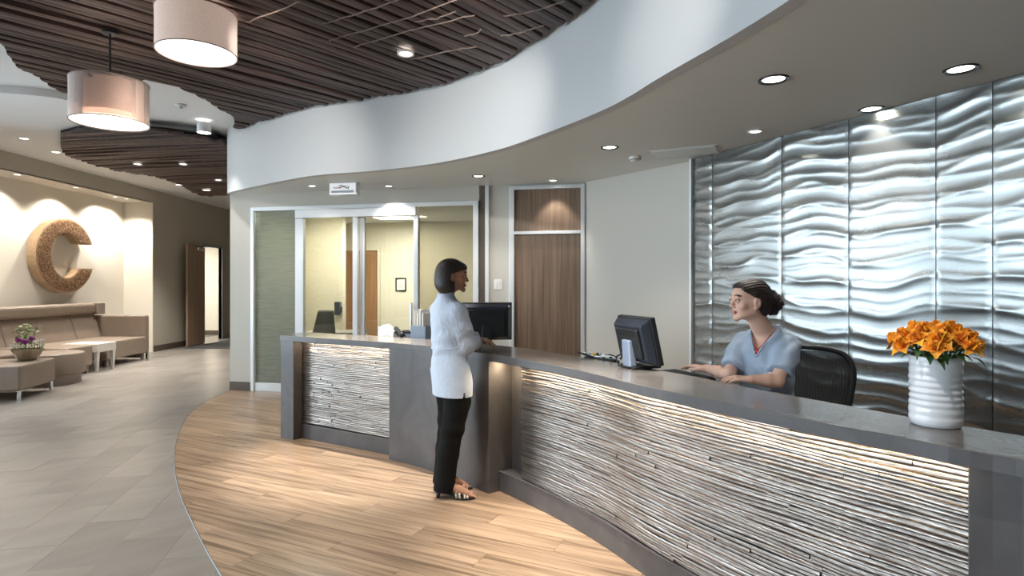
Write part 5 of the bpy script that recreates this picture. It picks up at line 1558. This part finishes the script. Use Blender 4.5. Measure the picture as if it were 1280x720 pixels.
# trousers
F = Field((-0.72, 3.98, 0.02), (-0.22, 4.55, 0.98), 0.0045)
F.column(VC, VF, [(0.78, 0.02, 0.02, 0.155, 0.115), (0.95, 0.01, 0.01, 0.15, 0.115)], 0.02)
for a, b, c, hem in ((hip_r, kne_r, ank_r, 0.078), (hip_l, kne_l, ank_l, 0.074)):
    m_ = a * 0.5 + b * 0.5 + np.array([0.012, 0, 0]); F.chain([a * 0.6 + np.array([VC[0], VC[1], 0.86]) * 0.4, m_, b, b * 0.5 + c * 0.5, c + np.array([0.0, 0, -0.04])], [0.086, 0.097, 0.084, 0.076, hem - 0.004], 0.022)
F.func((-0.72, 3.98, 0.02), (-0.22, 4.55, 0.2), lambda X, Y, Z: Z - 0.052, 0.004)
wt_ = lambda V: 0.004 * np.sin(30 * V[:, 0] + 4 * V[:, 2] + 2 * np.sin(7 * V[:, 2])) + 0.0035 * np.sin(55 * V[:, 2] + 20 * V[:, 1]) * np.clip(1 - np.abs(V[:, 2] - 0.48) / 0.14, 0, 1)
F.mesh('trousers', M_trouser, vis, 1, disp=wt_)
# sandals: pointed sole, heel, instep straps
for toe, ank in ((np.array([-0.285, 4.128, 0.0]), ank_r), (np.array([-0.345, 4.325, 0.0]), ank_l)):
    l = np.array(vis.location)
    f = toe - ank; f[2] = 0; f /= np.linalg.norm(f); s_ = np.array([-f[1], f[0], 0])
    h0 = ank - f * 0.055; h0[2] = 0
    mb = MB(); prof_ = [(0.0, 0.052, 0.020), (0.03, 0.052, 0.029), (0.09, 0.040, 0.026), (0.15, 0.016, 0.034), (0.20, 0.010, 0.038), (0.245, 0.010, 0.026), (0.275, 0.014, 0.006)]
    vv, ff = [], []
    for x, z, w in prof_:
        for dz in (0.0, 0.008):
            for sg_ in (-1, 1):
                vv.append(tuple(h0 + f * x + s_ * w * sg_ + np.array([0, 0, z - 0.008 + dz]) - l))
    for i in range(len(prof_) - 1):
        b, d_ = i * 4, i * 4 + 4
        ff += [(b, d_, d_ + 1, b + 1), (b + 2, b + 3, d_ + 3, d_ + 2), (b, b + 2, d_ + 2, d_), (b + 1, d_ + 1, d_ + 3, b + 3)]
    ff += [(0, 1, 3, 2), (len(prof_) * 4 - 4, len(prof_) * 4 - 2, len(prof_) * 4 - 1, len(prof_) * 4 - 3)]
    mb.add(vv, ff).build('sandal_sole', M_black, vis)
    person_tube('sandal_heel', [h0 + f * 0.018 + np.array([0, 0, 0.046]), h0 + f * 0.012 + np.array([0, 0, 0.0])], [0.020, 0.011], M_black, vis)
    for x, hgt, w in ((0.155, 0.060, 0.036), (0.18, 0.050, 0.037), (0.215, 0.040, 0.033), (0.235, 0.034, 0.028)):
        c = h0 + f * x
        person_tube('sandal_strap', [c + s_ * w * math.cos(a) + np.array([0, 0, 0.014 + (hgt - 0.014) * math.sin(a)]) - f * 0.012 * math.sin(a) for a in np.linspace(0, PI, 12)], 0.0085, M_sandal, vis)
er = vh.w((0.078, 0.004, -0.045))
person_tube('earring', [Vector(er) + Vector((0.010 * math.cos(a), 0, 0.012 * math.sin(a) - 0.01)) for a in np.linspace(0, 2 * PI, 20, endpoint=False)], 0.0016, M_gold, vis, True)

# ---- seated receptionist
rec = empty('person', (1.42, 3.30, 0.60), 0, 'seated woman in blue grey scrubs with dark hair bun behind the counter', 'person')
RF = Vector((-0.72, -0.69)).normalized(); RR = Vector((RF.y, -RF.x))
RCc = np.array([1.395, 3.255])
rh = Head((1.284, 3.20, 1.405), frame((-1.0, -0.12), 0.0))
def rp(r_, f_, z): return np.array([RCc[0] + RR.x * r_ + RF.x * f_, RCc[1] + RR.y * r_ + RF.y * f_, z])
s_l, e_l, w_l = rp(-0.132, -0.005, 1.180), np.array([1.365, 3.05, 1.000]), np.array([1.235, 3.05, 1.008])
s_r, e_r, w_r = rp(0.132, -0.005, 1.180), np.array([1.185, 3.235, 1.005]), np.array([1.105, 3.355, 1.022])
F = Field((0.90, 2.70, 0.40), (1.75, 3.62, 1.55), 0.0036)
rh.add(F)
F.cone(rh.w((0.0, -0.022, -0.06)), rp(0, -0.01, 1.21), 0.049, 0.055, 0.03)
F.cone(rp(0, -0.01, 1.20), rp(-0.08, -0.005, 1.16), 0.045, 0.028, 0.02); F.cone(rp(0, -0.01, 1.20), rp(0.08, -0.005, 1.16), 0.045, 0.028, 0.02)
F.column(RCc, RF, [(0.66, 0, -0.03, 0.15, 0.11), (0.90, 0, -0.02, 0.115, 0.085), (1.08, 0, 0.0, 0.125, 0.10), (1.15, 0, 0.0, 0.115, 0.085), (1.20, 0, 0, 0.08, 0.065), (1.24, 0, 0, 0.05, 0.05)], 0.02)
for a, b, c in ((s_l, e_l, w_l), (s_r, e_r, w_r)):
    F.chain([a + np.array([0, 0, -0.02]), b, b * 0.6 + c * 0.4, c], [0.034, 0.036, 0.034, 0.024], 0.012)
for sg_ in (-1, 1):
    F.chain([rp(0.085 * sg_, 0.0, 0.71), rp(0.11 * sg_, 0.36, 0.72), rp(0.11 * sg_, 0.30, 0.45)], [0.085, 0.058, 0.045], 0.02)
hand(F, w_r, (-0.45, 0.62, 0.02), (0.1, -0.05, 1.0), 1, (0.15, 0.25, 0.2), 0.93, 0.10, 0.4)
hand(F, w_l, (-0.88, 0.25, 0.03), (0.1, -0.1, 1.0), -1, (0.25, 0.35, 0.3), 0.93, 0.08, 0.4)
R_SKIN = (0.70, 0.44, 0.34)
F.mesh('body', M_skin, rec, 1, paint=lambda V: rh.paint(V, R_SKIN, (0.55, 0.22, 0.20)))
rh.eyes(rec)
# hair pulled back with a bun
lo, hi = np.array([1.10, 3.0, 1.25]), np.array([1.56, 3.40, 1.58])
F = Field(lo, hi, 0.003)
RE = lambda c, r, k=0.015, op='add': F.ell(rh.w(c), r, rh.A, k, op)
RE((0, -0.020, 0.032), (0.081, 0.101, 0.092))
RE((0, -0.060, -0.020), (0.068, 0.060, 0.066), 0.03)
RE((0, 0.045, 0.060), (0.062, 0.048, 0.046), 0.02)
def rl(fn):
    def g(X, Y, Z):
        P = ((np.stack([X, Y, Z], -1) - rh.c) @ rh.A.T)
        return fn(P[..., 0], P[..., 1], P[..., 2])
    return g
F.func(lo, hi, rl(lambda x, y, z: np.maximum(-(y + 0.012 + 0.35 * np.clip(z + 0.02, -0.05, 0.1) * (z > 0.0) - 0.012), z - (0.030 + 0.62 * np.clip(y - 0.02, -0.05, 0.09)) )), 0.008)
F.func(lo, hi, rl(lambda x, y, z: np.maximum(z - 0.075 + 0.0 * x, -(y - 0.066 - 0.3 * np.abs(x) * 0))), 0.006)
F.func(lo, hi, rl(lambda x, y, z: -(-0.085 - z)), 0.008)
for (y, z, r, x) in ((-0.135, 0.005, 0.036, 0.0), (-0.140, -0.030, 0.034, 0.012), (-0.125, 0.032, 0.026, 0.008), (-0.148, -0.010, 0.030, -0.014), (-0.130, -0.050, 0.024, 0.0), (-0.150, 0.012, 0.026, 0.012)):
    RE((x, y * 1.03, z), (r * 1.18, r * 1.1, r * 1.18), 0.008)
F.cone(rh.w((0, -0.08, 0.0)), rh.w((0, -0.13, -0.005)), 0.045, 0.030, 0.02)
def bun_strands(V):
    P = rh.loc(V)
    a = np.arctan2(P[:, 2] + 0.01, P[:, 1] + 0.135); cap = np.arctan2(P[:, 0], P[:, 2] + 0.02)
    isb = P[:, 1] < -0.105
    return np.where(isb, 0.0035 * np.sin(9 * a + 60 * P[:, 0]) + 0.0015 * np.sin(31 * a + 90 * P[:, 0]), 0.0016 * np.sin(50 * cap + 25 * P[:, 1]))
F.mesh('hair', M_hair, rec, 1, disp=bun_strands)
# scrubs top with V neck and short sleeves
F = Field((1.02, 2.85, 0.62), (1.78, 3.60, 1.30), 0.0045)
F.column(RCc, RF, [(0.66, 0, -0.03, 0.185, 0.140), (0.80, 0, -0.02, 0.170, 0.135), (0.92, 0, -0.01, 0.140, 0.112), (1.06, 0, 0.006, 0.150, 0.122), (1.13, 0, 0.004, 0.154, 0.112), (1.185, 0, 0.0, 0.142, 0.092), (1.23, 0, -0.008, 0.108, 0.076), (1.275, 0, -0.018, 0.070, 0.062)], 0.01)
for a, b, sh_ in ((s_l, e_l, 0.70), (s_r, e_r, 0.74)):
    e = a + (b - a) * sh_
    F.chain([a + np.array([0, 0, -0.004]), a * 0.5 + e * 0.5, e], [0.050, 0.056, 0.060], 0.035)
for a, b, sh_ in ((s_l, e_l, 0.76), (s_r, e_r, 0.80)):
    dv = (b - a) / np.linalg.norm(b - a); c = a + (b - a) * sh_
    F.func(c - 0.12, c + 0.12, lambda X, Y, Z, dv=dv, c=c: np.maximum(-((X - c[0]) * dv[0] + (Y - c[1]) * dv[1] + (Z - c[2]) * dv[2]), np.sqrt((X - c[0] - dv[0] * .05) ** 2 + (Y - c[1] - dv[1] * .05) ** 2 + (Z - c[2] - dv[2] * .05) ** 2) - 0.088), 0.003)
def vneck(X, Y, Z):
    r_ = (X - RCc[0]) * RR.x + (Y - RCc[1]) * RR.y; f_ = (X - RCc[0]) * RF.x + (Y - RCc[1]) * RF.y
    return np.maximum(np.abs(r_) - 0.50 * np.clip(Z - 1.115, 0, 1), -(f_ - 0.010)) * 0.9
F.func((1.1, 2.9, 1.05), (1.6, 3.5, 1.30), vneck, 0.004)
F.func((1.1, 2.9, 1.18), (1.6, 3.5, 1.31), lambda X, Y, Z: np.sqrt((X - RCc[0] - RF.x * 0.0) ** 2 + (Y - RCc[1]) ** 2) - 0.060 + 0.0 * Z + 0.4 * np.clip(1.24 - Z, 0, 1), 0.004)
wr = lambda V: 0.0038 * np.sin(36 * V[:, 2] + 20 * V[:, 0] + 4 * np.sin(15 * V[:, 1])) * np.clip(1.3 - np.abs(V[:, 2] - 0.97) / 0.15, 0.2, 1) + 0.0025 * np.sin(60 * (V[:, 0] - V[:, 1]) + 5 * np.sin(18 * V[:, 2]))
F.mesh('scrub_top', M_scrub, rec, 1, disp=wr)
for sg_ in (-1, 1):     # V collar bands
    person_tube('collar_band', catmull([Vector(rp(0.066 * sg_, -0.03, 1.268)), Vector(rp(0.062 * sg_, 0.040, 1.228)), Vector(rp(0.030 * sg_, 0.098, 1.168)), Vector(rp(0.002 * sg_, 0.122, 1.112))], 5), 0.0065, M_scrub, rec)
def chest_patch(name, r0, r1, z0, z1, m, off=0.003):
    mb = MB(); vv, ff = [], []
    for i in range(7):
        for j in range(5):
            r_ = r0 + (r1 - r0) * i / 6; z = z0 + (z1 - z0) * j / 4
            rx, ry = np.interp(z, [0.92, 1.06, 1.14, 1.19], [0.140, 0.146, 0.150, 0.132]), np.interp(z, [0.92, 1.06, 1.14, 1.19], [0.112, 0.120, 0.107, 0.085])
            f_ = 0.005 + ry * math.sqrt(max(0.02, 1 - (r_ / rx) ** 2)) + off
            vv.append(tuple(Vector(rp(r_, f_, z)) - rec.location))
    for i in range(6):
        for j in range(4):
            a = i * 5 + j; ff.append((a, a + 5, a + 6, a + 1))
    o = mb.add(vv, ff).build(name, m, rec, smooth=True)
    s = o.modifiers.new('cloth_thickness', 'SOLIDIFY'); s.thickness = 0.004
chest_patch('chest_pocket', -0.125, -0.045, 0.975, 1.075, M_scrub, 0.005)
chest_patch('name_badge', -0.115, -0.065, 0.985, 1.035, mat('pale_pink_badge', (0.75, 0.62, 0.62), 0.3, coat=0.5), 0.011)
person_tube('pen', [rp(-0.100, 0.100, 1.00), rp(-0.100, 0.108, 1.075)], 0.004, M_silverpl, rec)
person_tube('red_pendant', [rp(0.0, 0.106, 1.150), rp(0.0, 0.114, 1.128)], [0.006, 0.010], mat('red_pendant_enamel', (0.60, 0.03, 0.03), 0.3), rec)
person_tube('necklace', catmull([Vector(rp(0.052, 0.01, 1.25)), Vector(rp(0.034, 0.078, 1.195)), Vector(rp(0.0, 0.106, 1.150)), Vector(rp(-0.034, 0.078, 1.195)), Vector(rp(-0.052, 0.01, 1.25))], 5), 0.0022, mat('red_cord', (0.5, 0.06, 0.05), 0.5), rec)
# scrub trousers on the seat
F = Field((0.95, 2.70, 0.36), (1.80, 3.65, 0.86), 0.007)
for sg_ in (-1, 1):
    F.chain([rp(0.085 * sg_, -0.02, 0.735), rp(0.11 * sg_, 0.36, 0.73), rp(0.11 * sg_, 0.32, 0.42)], [0.100, 0.078, 0.065], 0.03)
F.mesh('scrub_trousers', M_scrub, rec, 1)

# ---- mesh office chair behind her
CF = Vector((-0.40, -0.92)).normalized()
ch_p = Vector((1.70, 3.46, 0))
ch = empty('mesh_office_chair', ch_p, math.atan2(CF.y, CF.x) + PI / 2, 'black mesh back office chair behind the seated receptionist', 'chair')
# local: front is -Y, back leans to +Y
def outline(n=72, sc=1.0):
    out = []
    for i in range(n):
        a = 2 * PI * i / n
        c, s = math.cos(a), math.sin(a)
        x = math.copysign(abs(c) ** 0.55, c); z = math.copysign(abs(s) ** 0.62, s)
        w = 0.255 + 0.055 * z
        out.append((x * w * sc, z * 0.28 * sc))
    return out
def bk(x, z): return Vector((x, 0.10 + 0.10 * (z + 0.28) ** 2 + 0.10 * (z + 0.28) - 0.35 * x * x, 0.835 + z))
MB().tube([bk(x, z) for x, z in outline()], 0.017, 10, closed=True).build('back_frame', M_black, ch, smooth=True)
ol_ = outline(72, 0.975)
mb = MB(); half = []
zlist = np.linspace(-0.262, 0.262, 40)
def wid(z):
    zz = max(-0.999, min(0.999, z / 0.273)); s = abs(zz) ** (1 / 0.62); c = math.sqrt(max(0, 1 - s * s)) ** 0.55
    return (0.255 + 0.055 * zz) * c * 0.975
vv, ff = [], []
for z in zlist:
    for j in range(21):
        vv.append(bk(wid(z) * (j / 10 - 1), z))
for i in range(len(zlist) - 1):
    for j in range(20):
        ff.append((i * 21 + j, i * 21 + j + 1, (i + 1) * 21 + j + 1, (i + 1) * 21 + j))
mm = bpy.data.materials.new('dark_mesh_fabric'); mm.use_nodes = True
nt = mm.node_tree; b_ = nt.nodes['Principled BSDF']; b_.inputs['Base Color'].default_value = (0.03, 0.03, 0.032, 1); b_.inputs['Roughness'].default_value = 0.6; b_.inputs['Alpha'].default_value = 0.93
mb.add(vv, ff).build('mesh_panel', mm, ch, smooth=True)
rb = MB()
for k in range(34):
    u = (k + 0.5) / 17 - 1
    pts = [bk(wid(z) * u + 0.002 * math.sin(60 * z + k), z) + Vector((0, -0.003, 0)) for z in zlist[::2]]
    rb.tube(pts, 0.0026, 4)
o = rb.build('weave_ribs', mat('charcoal_weave', (0.07, 0.07, 0.075), 0.5), ch); o['kind'] = 'stuff'
MB().tube(catmull([Vector((0, 0.17, 0.80)), Vector((0, 0.20, 0.72)), Vector((0, 0.12, 0.58)), Vector((0, -0.05, 0.56))], 5), 0.03, 10).build('back_spine', M_black, ch, smooth=True)
box('seat', M_mat, -0.24, 0.24, -0.36, 0.10, 0.575, 0.605, ch, 0.012)
MB().tube([(-0.24, -0.36, 0.59), (0.24, -0.36, 0.59), (0.25, 0.1, 0.59), (-0.25, 0.1, 0.59)], 0.018, 8, closed=True).build('seat_rim', M_black, ch, smooth=True)
for sx in (-1, 1):
    MB().tube(catmull([Vector((0.12 * sx, 0.02, 0.56)), Vector((0.30 * sx, 0.04, 0.60)), Vector((0.31 * sx, 0.03, 0.72))], 4), 0.016, 8).build('arm_post', M_black, ch, smooth=True)
    MB().box(0.275 * sx - 0.0, 0.275 * sx + 0.07 * sx, -0.14, 0.10, 0.72, 0.745).build('armrest', M_black, ch, 0.012)
MB().tube([(0, -0.08, 0.10), (0, -0.08, 0.58)], [0.03, 0.022], 12).build('gas_post', M_chrome, ch, smooth=True)
MB().tube([(0.20 * math.cos(a), -0.08 + 0.20 * math.sin(a), 0.27) for a in np.linspace(0, 2 * PI, 32, endpoint=False)], 0.012, 8, closed=True).build('foot_ring', M_chrome, ch, smooth=True)
for k in range(5):
    a = 2 * PI * k / 5 + 0.3
    MB().tube([(0, -0.08, 0.12), (0.30 * math.cos(a), -0.08 + 0.30 * math.sin(a), 0.075)], [0.03, 0.018], 8).build('base_spoke', M_black, ch, smooth=True)
    MB().ball((0.30 * math.cos(a), -0.08 + 0.30 * math.sin(a), 0.032), (0.032, 0.032, 0.032), 12, 8).build('caster', M_black, ch, smooth=True)

# ---- pieces of a part go one level below it
def base(n): return n.rsplit('.', 1)[0] if n[-3:].isdigit() and '.' in n else n
def centre(o):
    return sum((Vector(c) for c in o.bound_box), Vector()) / 8 + o.location
def reparent(child, par):
    for o in list(bpy.data.objects):
        if o.type != 'MESH' or base(o.name) != child or o.parent is None: continue
        sib = [q for q in o.parent.children if base(q.name) == par and q is not o]
        if not sib: continue
        o.parent = min(sib, key=lambda q: (centre(q) - centre(o)).length)
for c, p in (('key', 'keyboard_base'), ('key', 'phone_body'), ('display', 'phone_body'), ('screen', 'bezel'), ('vent_slot', 'back_panel'), ('handle', 'door_leaf'), ('closer_arm', 'door_closer'),
             ('sandal_strap', 'sandal_sole'), ('sandal_heel', 'sandal_sole'), ('cuff', 'tunic'), ('collar_band', 'tunic'), ('waist_seam', 'tunic'), ('collar_band', 'scrub_top'), ('name_badge', 'chest_pocket'),
             ('pen', 'chest_pocket'), ('red_pendant', 'necklace'), ('iris', 'body'), ('weave_ribs', 'mesh_panel'), ('seat_rim', 'seat'), ('armrest', 'arm_post'), ('caster', 'base_spoke'), ('rocker', 'cover_plate'),
             ('text_lines', 'sheet'), ('ribbon_mark', 'face'), ('pink_lettering', 'face'), ('grey_band', 'face'), ('countertop_edge', 'countertop'), ('mosaic_chips', 'mosaic_face'), ('sensor_slot', 'housing'), ('louver', 'frame'), ('plinth_trim', 'plinth'),
             ('nozzle', 'escutcheon'), ('pull_handle', 'stile'), ('soil', 'bowl_body'), ('dark_panel', 'machine_body')):
    reparent(c, p)
